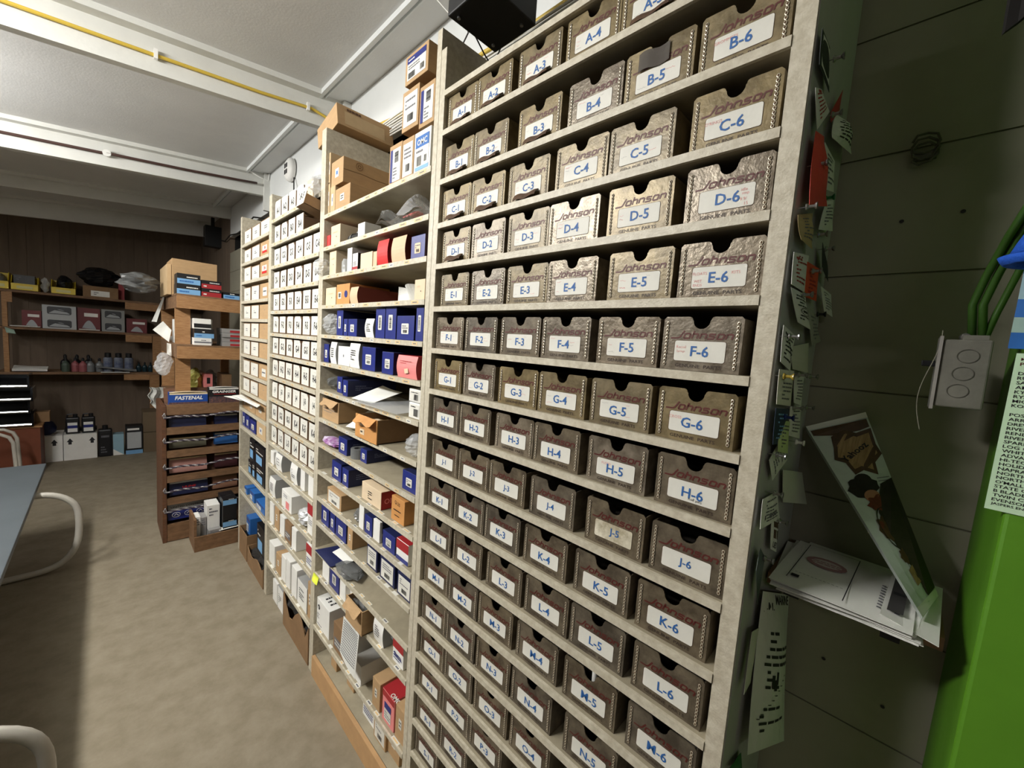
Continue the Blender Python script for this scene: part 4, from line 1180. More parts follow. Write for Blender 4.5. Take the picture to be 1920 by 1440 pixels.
# narrow bay: two white-labelled cartons and a kraft one on each shelf
D4 = {0: 'top', 1: 'second', 2: 'third', 3: 'fourth', 4: 'fifth', 5: 'sixth', 6: 'seventh', 7: 'eighth', 8: 'ninth'}
for i, z in enumerate(zD[:9]):
    rr = random.Random(i)
    spans = [(3.09, 2.92), (2.905, 2.725), (2.715, 2.505)]
    for k, (ya, yb) in enumerate(spans):
        h = 0.086 + rr.uniform(-.004, .004)
        third = k == 2 and i > 0
        what = 'kraft carton' if third else 'white-faced carton'
        if third and i in (1, 2): what = 'kraft carton, red tag'
        t = thing('parts_carton', '%s, %s from the left, on the %s shelf of the narrow bay' % (what, ['first', 'second', 'third'][k], D4[i]), 'box', (0.012, (ya + yb) / 2, z + .0004))
        w2 = (ya - yb) / 2 - .003
        MB().box(0, 0.24, -w2, w2, 0, h).build('carton', kraft if third else kraft_dk, t)
        L = MB()
        if third:
            if i in (1, 2):
                L.rect(-w2 * .6, w2 * .3, h * .25, h * .75, FX, (-.0004, 0, 0), 0)
                L.rect(-w2 * .6, w2 * .3, h * .25, h * .4, FX, (-.0004, 0, 0), 2, off=.0006)
                L.text('354', h * .2, -w2 * .1, h * .48, FX, (-.0004, 0, 0), 2, off=.0007)
            elif i in (3, 7):
                L.rect(-w2 * .4, w2 * .4, h * .2, h * .75, FX, (-.0004, 0, 0), 0)
                lines(L, -w2 * .3, w2 * .3, h * .4, h * .6, 1, FX, (-.0004, 0, 0), 1, rr)
            else:
                L.rect(-w2 * .05, w2 * .05, h * .6, h * .66, FX, (-.0004, 0, 0), 1)
        else:
            L.rect(-w2 * .93, w2 * .93, h * .04, h * .95, FX, (-.0004, 0, 0), 0)
            lines(L, -w2 * .25, w2 * .3, h * .4, h * .65, 2, FX, (-.0004, 0, 0), 1, rr)
            lines(L, -w2 * .8, w2 * .6, h * .1, h * .14, 1, FX, (-.0004, 0, 0), 1, rr)
        L.build('label', [label_m, grey_ink, red_m], t)

# floor-level cardboard boxes in the far bays
def open_box(label, w, d, h, loc, rz=0, m=kraft_dk, name='cardboard_box', tear=0.0, cat='box'):
    t = thing(name, label, cat, loc, rz)
    b = MB()
    n = 8
    b.poly([(-w / 2, 0), (w / 2, 0)] + [(w / 2 - w * i / n, h * (1 - tear * (0.5 + 0.5 * math.cos(i * 1.1)) * (1 if 0 < i < n else 0))) for i in range(n + 1)], FX, (0, 0, 0), 0, th=.004)
    b.box(d - .004, d, -w / 2, w / 2, 0, h)
    b.box(.004, d - .004, -w / 2, -w / 2 + .004, 0, h)
    b.box(.004, d - .004, w / 2 - .004, w / 2, 0, h)
    b.box(.004, d - .004, -w / 2 + .004, w / 2 - .004, 0, .004)
    b.build('carton', m, t)
    MB().sheet(lambda a, c: (0.006 + a * (d - .012), -w / 2 + .006 + c * (w - .012), h * .72 + .01 * math.sin(a * 9 + c * 12)), 6, 6).build('contents', mat('jumbled dark contents', (54, 50, 46), 0.8, var=0.6, scale=50), t)
    return t


open_box('torn open brown carton on the floor at the right foot of the third bay', 0.36, 0.24, 0.18, (0.001, 1.965, 0.0005), tear=.55)
open_box('brown carton on the floor under the narrow far bay, left', 0.20, 0.24, 0.17, (0.0, 3.00, 0))
open_box('brown carton on the floor under the narrow far bay, right', 0.36, 0.24, 0.12, (0.0, 2.70, 0), tear=.3)

# ------------------------------------------------------------------ odds and ends on the mixed shelves
def crumpled(label, loc, sx, sy, sz, m, name='plastic_bag', cat='bag', seed=1, rot=(0, 0, 0), group=None, n=14):
    rr = random.Random(seed)
    a = [rr.uniform(2, 9) for _ in range(6)]
    b = MB()
    def f(u, v):
        th, ph = u * 2 * PI, (v - .5) * PI * .98
        k = 1 + 0.18 * math.sin(a[0] * th / 2 * 1 + a[1] * ph) * math.cos(ph) + 0.12 * math.sin(round(a[2]) * th + a[3] * ph) * math.cos(ph)
        return (sx * k * math.cos(ph) * math.cos(th), sy * k * math.cos(ph) * math.sin(th), sz * (math.sin(ph) * .5 + .5) * (0.9 + .1 * k))
    b.sheet(f, n, n)
    o = b.build(name, m, None, loc, rot)
    return tag(o, label, cat, group)


t = thing('plastic_bag', 'clear plastic bag with red bits spilling over the second shelf edge', 'bag', (0.03, 1.10, 1.8432))
b = MB()
b.sheet(lambda u, v: (-0.05 + u * 0.16 + .012 * math.sin(v * 17), 0.155 - 0.26 * v, 0.052 + 0.022 * math.sin(u * 7 + v * 9) + 0.018 * math.sin(v * 15) - 0.05 * (1 - u) ** 2 + .022 * math.sin(v * 3.1)), 14, 18)
b.sheet(lambda u, v: (-0.045 + u * 0.15, 0.15 - 0.25 * v, 0.012 + 0.008 * math.sin(u * 9 + v * 13)), 8, 12)
b.build('film', clear_m, t)
crp = MB().sheet(lambda u, v: (-0.03 + .05 * u, 0.01 - 0.05 * v, 0.012 + .012 * math.sin(u * 3.1) + .004 * math.sin(v * 20)), 6, 6)
crp.build('red_insert', pink_m, t, solid=.002)
crumpled('clear plastic bag bulging over the third shelf at the bay divider', (-0.005, 1.722, 1.7315), 0.03, 0.035, 0.07, clear_m, seed=3)
crumpled('plastic wrapped parts on top of the third bay beside the tilted carton', (0.05, 1.86, 2.068), 0.06, 0.05, 0.10, clear_m, seed=5)
crumpled('clear bag hanging down at the left of the fifth shelf', (0.02, 1.665, 1.4984), 0.03, 0.045, 0.085, clear_m, seed=6)
crumpled('dark wire bundle in clear bag on the seventh shelf', (0.06, 1.662, 1.272), 0.05, 0.032, 0.06, clear_dk, seed=7)
crumpled('crumpled bag at the right end of the eighth shelf', (0.03, 1.02, 1.154), 0.035, 0.035, 0.07, clear_m, seed=8)
crumpled('small parts in clear bag beside white carton on the eleventh shelf', (0.03, 1.375, 0.8165), 0.02, 0.022, 0.06, clear_dk, seed=9)
crumpled('grey bubble wrapped part on the thirteenth shelf', (0.03, 1.44, 0.5863), 0.04, 0.07, 0.035, clear_dk, seed=10)
crumpled('grey rubber cover leaning on the divider of the fourteenth shelf', (0.09, 1.125, 0.4772), 0.05, 0.035, 0.07, tape_grey, seed=11, name='rubber_cover', cat='part')
crumpled('white and purple wrapped packet on the ninth shelf', (0.03, 1.64, 1.047), 0.03, 0.07, 0.035, mat('purple white wrap', (216, 208, 226), 0.5, col2=(140, 70, 140), scale=20), seed=12, name='wrapped_packet', cat='packet')
crumpled('white foil packet with black print on the box-filled shelf', (0.03, 1.93, 0.6005), 0.03, 0.05, 0.085, mat('silver foil', (222, 224, 226), 0.3, metal=.3, bump=.6, bscale=30), seed=13, name='foil_packet', cat='packet')
for k, (yy, s) in enumerate(((1.568, .017), (1.555, .015))):
    t = thing('glass_jar', ['glass jar of washers beside the thin cream carton', 'second glass jar of washers, nearer the thin white carton'][k], 'jar', (0.03 + .03 * k, yy - .03 * k, 1.7314))
    MB().lathe([(s, 0), (s * 1.05, .01), (s * 1.05, .045), (s * .8, .052), (s * .8, .056)], n=18).build('jar', glass_m, t, smooth=True)
    MB().lathe([(s * .9, .001), (s * .9, .018), (s * .6, .02)], n=14).build('washers', metal_m, t)
for k, (yy, l) in enumerate(((1.52, 'black ribbed rubber hose end on the second shelf'), (1.46, 'round metal pulley lying on the second shelf'))):
    t = thing('spare_part', l, 'part', (0.05, yy, 1.8431 + (.02 if k == 0 else 0)))
    if k == 0:
        MB().tube([(0, .05, 0), (0, -.04, 0)], .019, n=14).build('hose', black_m, t, smooth=False)
        MB().tube([(0, .03, 0), (0, .02, 0)], .0215, n=14).build('clamp', metal_m, t)
    else:
        MB().lathe([(.03, 0), (.03, .008), (.018, .012), (.018, .02), (.03, .024), (.03, .03)], n=20).build('wheel', tape_grey, t)
        MB().lathe([(.008, .028), (.008, .036)], n=12).build('hub', metal_m, t)
t = thing('curled_paper', 'white curled instruction paper on the fourth shelf', 'paper', (0.02, 1.11, 1.615))
MB().sheet(lambda u, v: (0.01 + .03 * math.sin(v * 6) * u, .06 - .12 * v, .004 + u * (.022 + .022 * abs(math.cos(v * PI * 1.1)))), 6, 14).build('sheet', paper, t, solid=.0006)
t = thing('tape_roll', 'grey duct tape roll lying on the ninth shelf', 'tape', (0.045, 1.435, 1.0469))
tb = MB()
N = 24
prof = [(.019, 0), (.031, 0), (.031, .036), (.019, .036)]
base = len(tb.v)
for r_, z_ in prof:
    for j in range(N):
        tb.v.append((r_ * math.cos(2 * PI * j / N), r_ * math.sin(2 * PI * j / N), z_))
for i in range(4):
    for j in range(N):
        tb.f.append((i * N + j, i * N + (j + 1) % N, ((i + 1) % 4) * N + (j + 1) % N, ((i + 1) % 4) * N + j)); tb.m.append(0)
tb.build('roll', tape_grey, t)
# wire loop at the right of the ninth shelf
t = thing('wire_loop', 'black wire loop beside the navy carton at the right of the ninth shelf', 'wire', (0.035, 1.075, 1.049))
MB().tube([(.02 * math.cos(a * .45) + .02, .022 * math.sin(a * .45), .004 + .012 * math.sin(a * .22)) for a in range(14)], .002, n=6).build('wire', blk_wire, t)
# printed sheets
def sheet_thing(name, label, pts, m, th=.0006, cat='paper', printing=None):
    """loose sheet: bilinear patch of four corners with a slight sag"""
    A, B, Cc, D = [Vector(p) for p in pts]
    t = thing(name, label, cat, tuple(A))
    nrm = (B - A).cross(D - A).normalized()
    def f(u, v):
        p = (A * (1 - u) + B * u) * (1 - v) + (D * (1 - u) + Cc * u) * v - A
        return p + nrm * (0.004 * math.sin(u * PI) * math.sin(v * PI * 1.5))
    MB().sheet(f, 8, 8).build('sheet', m, t, solid=th)
    if printing:
        printing(t, (B - A), (D - A), nrm)
    return t


def grid_print(t, e1, e2, n):
    b = MB()
    rr = random.Random(4)
    for j in range(14):
        v = .06 + j * .065
        for k in range(12):
            u = .06 + k * .075
            a = e1 * u + e2 * v - n * (.0015 - .004 * math.sin(u * PI) * math.sin(v * PI * 1.5))
            b.add([a, a + e1 * .055, a + e1 * .055 + e2 * .03, a + e2 * .03], [(0, 1, 2, 3)], 0)
    b.build('printed_table', grey_ink, t)


sheet_thing('printed_sheet', 'printed table sheet hanging over the second lowest mixed shelf', [(-.012, 1.392, .462), (-.012, 1.262, .462), (-.022, 1.262, .30), (-.022, 1.392, .325)], paper, printing=grid_print)
sheet_thing('instruction_booklet', 'navy booklet with white text lying on the thirteenth shelf edge', [(-.012, 1.695, .592), (-.012, 1.53, .590), (.07, 1.50, .605), (.07, 1.66, .600)], navy_dk, .003, 'booklet')
sheet_thing('loose_paper', 'white paper sticking up behind the navy booklet', [(.03, 1.62, .60), (.03, 1.48, .61), (.14, 1.44, .655), (.14, 1.60, .64)], paper)
sheet_thing('loose_paper', 'white folded paper in the middle of the seventh shelf', [(.005, 1.43, 1.275), (.005, 1.27, 1.279), (.10, 1.24, 1.318), (.10, 1.38, 1.325)], paper)
sheet_thing('plastic_sleeve', 'clear sleeve with papers spread on the seventh shelf', [(-.02, 1.36, 1.276), (-.02, 1.06, 1.279), (.13, 1.05, 1.292), (.13, 1.34, 1.29)], clear_m)
sheet_thing('loose_paper', 'white papers between the two kraft cartons of the eighth shelf', [(0.0, 1.46, 1.165), (0.0, 1.36, 1.175), (.1, 1.36, 1.235), (.1, 1.45, 1.232)], paper)
sheet_thing('loose_paper', 'thin magazine on top of the kraft cartons in the narrow bay', [(-.05, 3.08, 1.064), (-.03, 2.56, 1.067), (-.004, 2.6, 1.072), (-.004, 3.05, 1.072)], paper, .004)
sheet_thing('loose_paper', 'second white leaflet sticking out over the narrow bay edge', [(-.08, 3.16, 1.050), (-.03, 2.9, 1.054), (-.003, 2.9, 1.058), (-.003, 3.12, 1.056)], paper, .002)
sheet_thing('yellow_note', 'yellow sticky note hanging at the left of the fourteenth shelf', [(-.0045, 1.722, .477), (-.0045, 1.665, .477), (-.012, 1.665, .448), (-.012, 1.722, .448)], mat('yellow note', (226, 236, 70), .7))
# tilted kraft carton on top of the divider between second and third bay
t = thing('parts_carton', 'long kraft carton tilted on top of the divider between the bays', 'box', (0.03, 1.70, 2.322), 0, None, rot=(math.radians(-12), 0, 0))
MB().box(0, .24, -.005, .20, 0.0, .085).build('carton', kraft, t, bevel=.0015)
b = MB()
fs = (Vector((1, 0, 0)), Vector((0, 0, 1)), Vector((0, -1, 0)))
b.rect(.03, .2, .01, .062, fs, (0, -.0058, 0), 0)
lines(b, .04, .2, .064, .078, 1, fs, (0, -.0062, 0), 1, random.Random(5), th=.7, off=.0003)
b.build('side_patch', [kraft2, mat('brown stamp print', (96, 66, 44), 0.7)], t)
carton('small kraft carton beside the plastic wrapped parts on top of the third bay', 'tan', .07, .10, .12, (.02, 1.955, 2.068))

# ------------------------------------------------------------------ cables, alarm, speaker under the ceiling
def sag(p, q, n=10, s=0.02):
    p, q = Vector(p), Vector(q)
    return [p.lerp(q, i / n) - Vector((0, 0, s * math.sin(PI * i / n))) for i in range(n + 1)]


t = thing('cable', 'yellow cable stapled along the first beam and down the wall above the shelves', 'cable', (0, 2.255, 2.55))
pts = [(-3.2, 0, -.28), (-.849, 0, -.035), (-.464, 0, -.003), (-.1, 0, .03), (.118, 0, .058), (.24, -.01, .03), (.285, -.1, -.06), (.285, -.32, -.065), (.288, -.59, -.094), (.29, -.9, -.085), (.29, -1.11, -.072), (.29, -1.34, -.089), (.29, -1.6, -.09), (.29, -2.0, -.09)]
MB().tube(pts, .007, n=8).build('jacket', yel_wire, t, smooth=True)
for x, z in ((-.464, 0), (.10, .057), (-1.4, -.09)):
    MB().box(x - .006, x + .006, -.012, .004, z - .018, z + .018).build('cable_clip', white_p, t)
t = thing('cable', 'dark brown cable sagging along the second beam', 'cable', (0, 3.742, 2.5))
MB().tube([(-3.2, 0, -.27), (-1.015, 0, -.008), (-.62, -.006, .028), (-.596, -.012, .032), (-.202, -.01, .083 - .014), (.1, -.02, .10), (.22, -.02, .115)], .0085, n=8).build('jacket', brn_wire, t, smooth=True)
MB().lathe([(.02, -.02), (.02, .0)], (-.596, 0, .032), n=12, ax='y').build('cable_clip', white_p, t)
t = thing('conduit', 'white conduit running beside the brown cable on the second beam', 'conduit', (0, 3.735, 2.5))
MB().tube([(.06, .008, .225), (.12, .004, .205), (.18, 0, .190), (.24, 0, .170), (.297, 0, .158), (.30, -.02, .21)], .006, n=8).build('pipe', white_p, t, smooth=True)

t = thing('cable_bundle', 'bundle of thin white cables behind the top of the shelves', 'cable', (.262, 1.9, 2.435))
for k in range(7):
    rr = random.Random(k)
    z0 = -.02 - .012 * k
    pts = [(.0, .34, z0 + .01), (-.015, .2, z0 + rr.uniform(-.02, .02)), (-.01 - .002 * k, 0, z0 + .02 * rr.random()), (0, -.25, z0 + .03), (0, -.6, z0 + .02), (0, -1.2, z0 + .01)]
    MB().tube(pts, .0036, n=6).build('cable_strand', wht_wire, t, smooth=True)
MB().tube([(-.02 + .02 * math.cos(a), .22 + .03 * math.sin(a * 1.3), -.03 + .02 * math.sin(a)) for a in [i * .5 for i in range(16)]], .003, n=6).build('tangle', wht_wire, t)

t = thing('smoke_alarm', 'white round smoke alarm on the wall above the third bay', 'alarm', (0.305, 3.17, 2.60))
MB().lathe([(.072, 0), (.078, -.012), (.072, -.03), (.05, -.042), (.046, -.042)], n=32, ax='x').build('housing', white_p, t, smooth=True)
b = MB()
for sy in (-1, 1):
    for sz in (-1, 1):
        b.box(-.0445, -.041, sy * .017 - .011, sy * .017 + .011, sz * .02 - .014, sz * .02 + .014)
b.build('sound_slots', black_m, t)
tag(MB().tube([(.30, 3.12, 2.54), (.28, 3.05, 2.44), (.29, 2.95, 2.40), (.27, 2.8, 2.36), (.29, 2.6, 2.3)], .004, n=6).build('cable', blk_wire), 'thin dark cable hanging from the smoke alarm', 'cable')

t = thing('loudspeaker', 'black metal box unit hanging over the top of the lettered bins', 'speaker', (0.06, 0.835, 2.30))
M_ = Matrix.Identity(4)
MB().box(-.075, .085, -.075, .075, 0, .17).build('cabinet', spk_m, t, bevel=.003)
for x, y in ((-.055, .055), (.06, .055), (.06, -.05), (-.055, -.05)):
    MB().lathe([(.0045, -.004), (.0045, .001)], (x, y, 0), n=10).build('screw', metal_m, t)
MB().lathe([(.02, -.002), (.02, .001)], (-.0765, .03, .13), n=16, ax='x').build('badge', metal_m, t)
MB().box(-.02, .02, -.015, .015, .17, .38).build('hanging_bracket', spk_m, t)
t = thing('speaker_cable', 'thin black wires looping from the black box to the divider top', 'cable', (.06, .93, 2.33))
MB().tube([(.0, 0, 0), (.05, .06, .04), (.1, .22, .02), (.15, .30, .0), (.16, .32, -.01)], .0022, n=6).build('wire', blk_wire, t)
MB().tube([(.0, -.01, 0), (.08, .02, -.018), (.13, .04, -.02), (.17, .03, 0.1)], .0022, n=6).build('wire', blk_wire, t)
MB().tube([(.0, .0, .02), (-.02, .04, .03), (-.05, .075, .075)], .0018, n=6).build('wire', wht_wire, t)
t = thing('loudspeaker', 'small black speaker hung high in the far corner under the last beam', 'speaker', (0.165, 5.6, 2.37))
MB().box(0, .15, 0, .13, 0, .22).build('cabinet', spk_m, t, bevel=.003)
MB().box(.06, .09, .05, .08, .22, .32).build('hanging_bracket', spk_m, t)
MB().lathe([(.006, -.004), (.006, 0)], (-.002, .05, .1), n=10, ax='x').build('badge', metal_m, t)
tag(MB().tube([(.3, 5.58, 2.45), (.29, 5.3, 2.40), (.28, 5.0, 2.42), (.28, 4.6, 2.38), (.26, 4.0, 2.42), (.27, 3.4, 2.30)], .006, n=6).build('cable', blk_wire), 'dark cable running from the far corner speaker to the shelves', 'cable')

# ------------------------------------------------------------------ the niche at the right: pillar, switch box, ledge, papers
PY = -0.070
t = thing('pillar', 'bright green painted pillar with a long printed list', 'pillar', (0.10, PY, 0), rot=(math.radians(1.0), 0, 0))
MB().box(0, .208, -.60, 0, 0.0, 2.62).build('post', green_m, t, bevel=.004)
t['label'] = 'bright green painted pillar at the right edge'
LIST = ['MARQUEE', 'POISENBERRY', '', 'DAWN', 'RUSS', 'SARA', 'AMBER', 'KYLE', 'RYAN', 'MICHELLE', 'KODEE', '', 'POST OFFICE', 'ARROWHEAD', "DREW'S LANE", 'RIVERS EDGE', 'RENDEZVOUS', 'RIVERS BEND', 'SPARKS', 'LOG CABIN', 'WHITE LAKE', 'ADVANCED AUTO', 'HI-TECH', 'HOLIDAY', 'NAPRALLA TIRE', 'NORTHSIDE', 'NORTHERN BAY', "O'MALLYS GRILL", 'STATE CENTRAL', 'B BLADES-BRETT', 'TWIN CITY OUT', 'EVENSONS MARINE', 'JASPERS ENGINE']
lt = thing('printed_list', 'pale green paper list of names taped to the green pillar', 'list', (0.0985, PY - .008, 1.355), rot=(math.radians(1.0), 0, 0))
MB().box(-.0006, 0, -.19, 0.0, -.003, .178).build('sheet', list_paper, lt)
b = MB()
n = len(LIST)
for i, s in enumerate(LIST):
    if s:
        b.text(s, .0036, .004, .172 - (i + .5) * .172 / n, FX, (-.0007, 0, 0), 1 if i < 2 else 0, off=.0003, align='l', xs=1.25, bold=.01)
b.build('printed_names', [black_ink, ink_red], lt)
lt = thing('blue_banner', 'strip of blue gradient cards above the printed list', 'sign', (0.0985, PY - .004, 1.538), rot=(math.radians(1.0), 0, 0))
cols = [(60, 130, 200), (196, 220, 214), (44, 104, 190), (150, 190, 220), (214, 224, 232)]
zz = 0
for i, (c, hh, s, sc) in enumerate([((50, 112, 190), .018, 'Costa', 0), ((168, 200, 190), .017, 'Costa', 1), ((60, 120, 200), .02, 'Progressive', 2), ((170, 205, 215), .028, '', 0), ((70, 130, 200), .02, 'M', 3), ((205, 215, 225), .012, '', 0)]):
    b = MB()
    b.rect(0, .19, zz, zz + hh, FX, (-.0006 * (i + 1) * .2 - .0004, 0, 0), 0)
    if s:
        b.text(s, .007, .016, zz + .004, FX, (-.0008 - .00012 * i, 0, 0), 1, align='l', off=.0006)
    b.build('banner_card', [mat('banner blue %d' % i, c, .4, var=.3, scale=6), mat('pale print', (226, 226, 190), .6) if i != 2 else navy], lt)
    zz += hh
# blue cloth cap hanging above the banner
t = thing('cap', 'blue cloth cap with turned brim hanging on the green pillar', 'cap', (0.050, PY - .019, 1.634))
b = MB()
def capf(u, v):
    a = u * 2 * PI
    r = .030 * (1 - .55 * v ** 1.6)
    return (r * .9 * math.cos(a) + .006, r * math.sin(a) - v * .028, v * .095)
b.sheet(capf, 24, 8)
b.build('crown', blue_cloth, t, smooth=True, solid=.0015)
b = MB()
def brim(u, v):
    a = u * 2 * PI
    r = .024 + .014 * v
    return (r * .9 * math.cos(a) + .004, r * math.sin(a), -.004 - .010 * math.sin(v * PI * .9) + .004 * v)
b.sheet(brim, 28, 6)
b.build('brim', blue_cloth, t, smooth=True, solid=.0015)

t = thing('switch_box', 'grey metal switch box with three knockouts on the pillar side', 'switch', (0.15, -.068, 1.462))
MB().box(0, .060, 0, .043, 0, .088).build('box', switch_m, t, bevel=.002)
b = MB()
for k in range(3):
    c = (-.0215 + (k - 1) * .002, .022 + k * .0225)
    b.stroke([(c[0] + .0095 * math.cos(a * PI / 12), c[1] + .0085 * math.sin(a * PI / 12)) for a in range(25)], .0007, FX, (-.0005, 0, 0), 0)
b.build('knockout_rings', mat('dark ring', (74, 72, 64), .7), t)
MB().box(-.003, .063, .0432, .0465, -.004, .092).build('cover_plate', mat('pale plate', (150, 146, 140), .5), t)
MB().box(.026, .034, .0465, .060, .052, .060).build('toggle', black_m, t, bevel=.001)
MB().lathe([(.0045, -.005), (.0055, -.001), (.0055, .004)], (.012, .024, .092), n=8, ax='x').build('clamp_screw', metal_m, t)
MB().box(.004, .045, .004, .026, .088, .094).build('cable_clamp', switch_m, t)
b = MB().sheet(lambda u, v: (.010 + .004 * v, .052 + .007 * math.sin(u * 5), -.035 + .135 * u), 12, 2)
b.build('masking_tape_strip', mat('old masking tape', (150, 146, 130), .8), t, solid=.0008)
t = thing('cable', 'green painted cables rising from the switch box to the pillar top', 'cable', (.17, -.05, 1.556))
for k, dy in enumerate((0, -.009)):
    MB().tube([(0, dy, 0), (.0, dy + .004, .04), (-.01, dy - .003, .075), (-.04, dy - .013, .115 + k * .004), (-.075, dy - .024 + .004 * k, .15), (-.08, dy - .028 + .004 * k, .22), (-.08, dy - .034 + .004 * k, .6)], .0042, n=8).build('strand', grn_wire, t, smooth=True)
MB().tube([(0, -.012, 0), (.005, -.018, .03), (-.02, -.028, .08), (-.03, -.034, .12)], .0035, n=8).build('strand', grn_wire, t, smooth=True)

t = thing('ledge', 'brown wooden ledge between the shelf side and the green pillar', 'shelf', (.105, .03, 1.150))
MB().box(.022, .200, -.099, .0975, 0, .018).build('board', wood_mid, t)
MB().box(.03, .05, .055, .075, -.012, 0).build('support_block', black_m, t)
MB().box(.02, .04, -.06, -.04, -.012, 0).build('support_block', black_m, t)
# stack of flyers on the ledge
rr = random.Random(3)
for k in range(9):
    z = 1.1685 + k * .0016
    ang = rr.uniform(-.10, .10)
    last = k == 8
    t = thing('flyer', ('topmost flyer of the stack, with a pink crest and dotted line' if last else ['bottom flyer of the stack on the ledge', 'flyer second from the bottom of the ledge stack', 'flyer third from the bottom of the ledge stack', 'flyer fourth from the bottom of the ledge stack', 'flyer in the middle of the ledge stack', 'flyer fourth from the top of the ledge stack', 'flyer third from the top of the ledge stack', 'flyer just below the topmost one'][k]), 'paper', (.075 + rr.uniform(0, .012), .012 + rr.uniform(-.012, .002), z), ang, 'flyers stacked on the ledge')
    x0, x1, ya, yb = 0, .20, -.05, .106
    def sf(u, v, x0=x0, x1=x1, ya=ya, yb=yb, k=k):
        return (x0 + (x1 - x0) * u, ya + (yb - ya) * v, .002 * math.sin(u * 3.1) * (k / 9) - .010 * max(0, .25 - u) * (1 if k % 2 else .3))
    MB().sheet(sf, 6, 6).build('sheet', paper, t, solid=.0006)
    if last:
        fr = (Vector((0, -1, 0)), Vector((1, 0, 0)), Vector((0, 0, 1)))
        b = MB()
        o = (0, 0, .0032)
        b.stroke([(-.088, .02), (-.088, .185), (-.02, .185)], .0012, fr, o, 0)
        b.stroke([(-.02, .01), (-.02, .185)], .0012, fr, o, 0)
        for i in range(12):
            b.rect(-.083 + i * .005, -.080 + i * .005, .05, .051, fr, o, 0)
        b.poly([(-.075 + .022 * math.cos(a * .4) * 1.2 + .02, .12 + .022 * math.sin(a * .4)) for a in range(16)], fr, o, 1, off=.0002)
        b.poly([(-.055 + .018 * math.cos(a * .4) * 1.1, .12 + .014 * math.sin(a * .4)) for a in range(16)], fr, o, 2, off=.0004)
        lines(b, -.074, -.036, .112, .126, 2, fr, o, 1, random.Random(6), off=.0006)
        b.rect(-.085, -.075, .03, .04, fr, o, 0)
        for i in range(5):
            lines(b, .004 + i * .009, .009 + i * .009, .03, .12, 9, fr, o, 3, random.Random(i), off=.0003) if i in (1, 3) else None
        b.build('printing', [black_ink, mat('faded crest print', (170, 130, 130), .7), mat('pale crest', (214, 200, 196), .7), grey_ink], t)
t = thing('flyer', 'separate flyer with a dark band sticking out beside the tall box', 'paper', (.076, -.003, 1.1840), -.05)
MB().sheet(lambda u, v: (.012 + .17 * u, -.058 + .055 * v, .002 - .012 * (1 - u) * (1 - v)), 5, 5).build('sheet', paper, t, solid=.0006)
fr = (Vector((0, -1, 0)), Vector((1, 0, 0)), Vector((0, 0, 1)))
MB().rect(.008, .024, .03, .17, fr, (0, 0, .0035), 0).rect(.010, .022, .09, .10, fr, (0, 0, .0038), 1).build('printed_band', [mat('charcoal band', (60, 58, 58), .6), black_ink], t)

# tall printed box leaning in the niche: standing on the ledge, top towards the shelf side
import itertools
P0 = Vector((.150, -.052, 1.172))
P1 = Vector((.262, .112, 1.378))
ax = (P1 - P0)
Lb = ax.length
zv = ax.normalized()
xn = Vector((-1, -.15, .35))
xn = (xn - zv * xn.dot(zv)).normalized()      # outward normal of the printed face
yv = zv.cross(xn).normalized()
t = bpy.data.objects.new('tall_box', None)
C.objects.link(t)
Mx = Matrix((( -xn.x, yv.x, zv.x, P0.x), (-xn.y, yv.y, zv.y, P0.y), (-xn.z, yv.z, zv.z, P0.z), (0, 0, 0, 1)))
t.matrix_world = Mx
tag(t, 'tall printed carton with a wooden sign and bearded figure leaning in the niche', 'box')
TW = .0415
bpy.data.objects.remove(t)
T0, T1, B0, B1 = Vector((.268, .124, 1.394)), Vector((.296, .048, 1.431)), Vector((.114, -.046, 1.191)), Vector((.205, -.063, 1.191))
t = thing('tall_box', 'tall printed carton with a wooden sign and bearded figure leaning in the niche', 'box', tuple(B0))
NB = ((T1 - T0).cross(B0 - T0)).normalized()
if NB.x > 0:
    NB = -NB


def S3(u, v, off=0.0):
    p = (T0 * (1 - u) + T1 * u) * (1 - v) + (B0 * (1 - u) + B1 * u) * v
    return p + NB * off - B0


b = MB()
for a_, c_, off in ((0, 1, 0.0), (0, 1, -.016)):
    b.sheet(lambda u, v: S3(u, v, off), 4, 12, 0)
for uu in (0, 1):
    b.sheet(lambda u, v: S3(uu, v, -.016 * u), 1, 12, 0)
for vv in (0, 1):
    b.sheet(lambda u, v: S3(u, vv, -.016 * v), 4, 1, 0)
b.build('carton', mat('glossy off white card', (204, 214, 206), .35, var=.1, scale=6), t)


def upoly(mb, pts, m, off=.0006):
    mb.add([S3(u, v, off) for u, v in pts], [tuple(range(len(pts)))], m)


def uell(cu, cv, ru, rv, n=18, wob=0.0):
    return [(cu + ru * math.cos(2 * PI * i / n) * (1 + wob * math.sin(i * 2.3)), cv + rv * math.sin(2 * PI * i / n) * (1 + wob * math.cos(i * 1.7))) for i in range(n)]


b = MB()
upoly(b, [(0, 0), (1, 0), (1, .035), (0, .03)], 1, .0012)
upoly(b, [(0, .965), (1, .965), (1, 1), (0, 1)], 1, .0012)
upoly(b, [(0.03, .035), (.97, .04), (.97, .09), (.8, .10), (.4, .10), (.03, .07)], 2, .0006)
upoly(b, [(.30, .10), (.55, .075), (.72, .11), (.98, .10), (.96, .20), (1.0, .26), (.82, .30), (.78, .37), (.55, .33), (.36, .345), (.30, .27), (.14, .24), (.24, .17)], 2, .0008)
upoly(b, [(.34, .125), (.55, .10), (.70, .135), (.92, .125), (.90, .20), (.93, .25), (.77, .28), (.74, .34), (.55, .305), (.40, .315), (.35, .25), (.22, .23), (.31, .17)], 3, .0011)
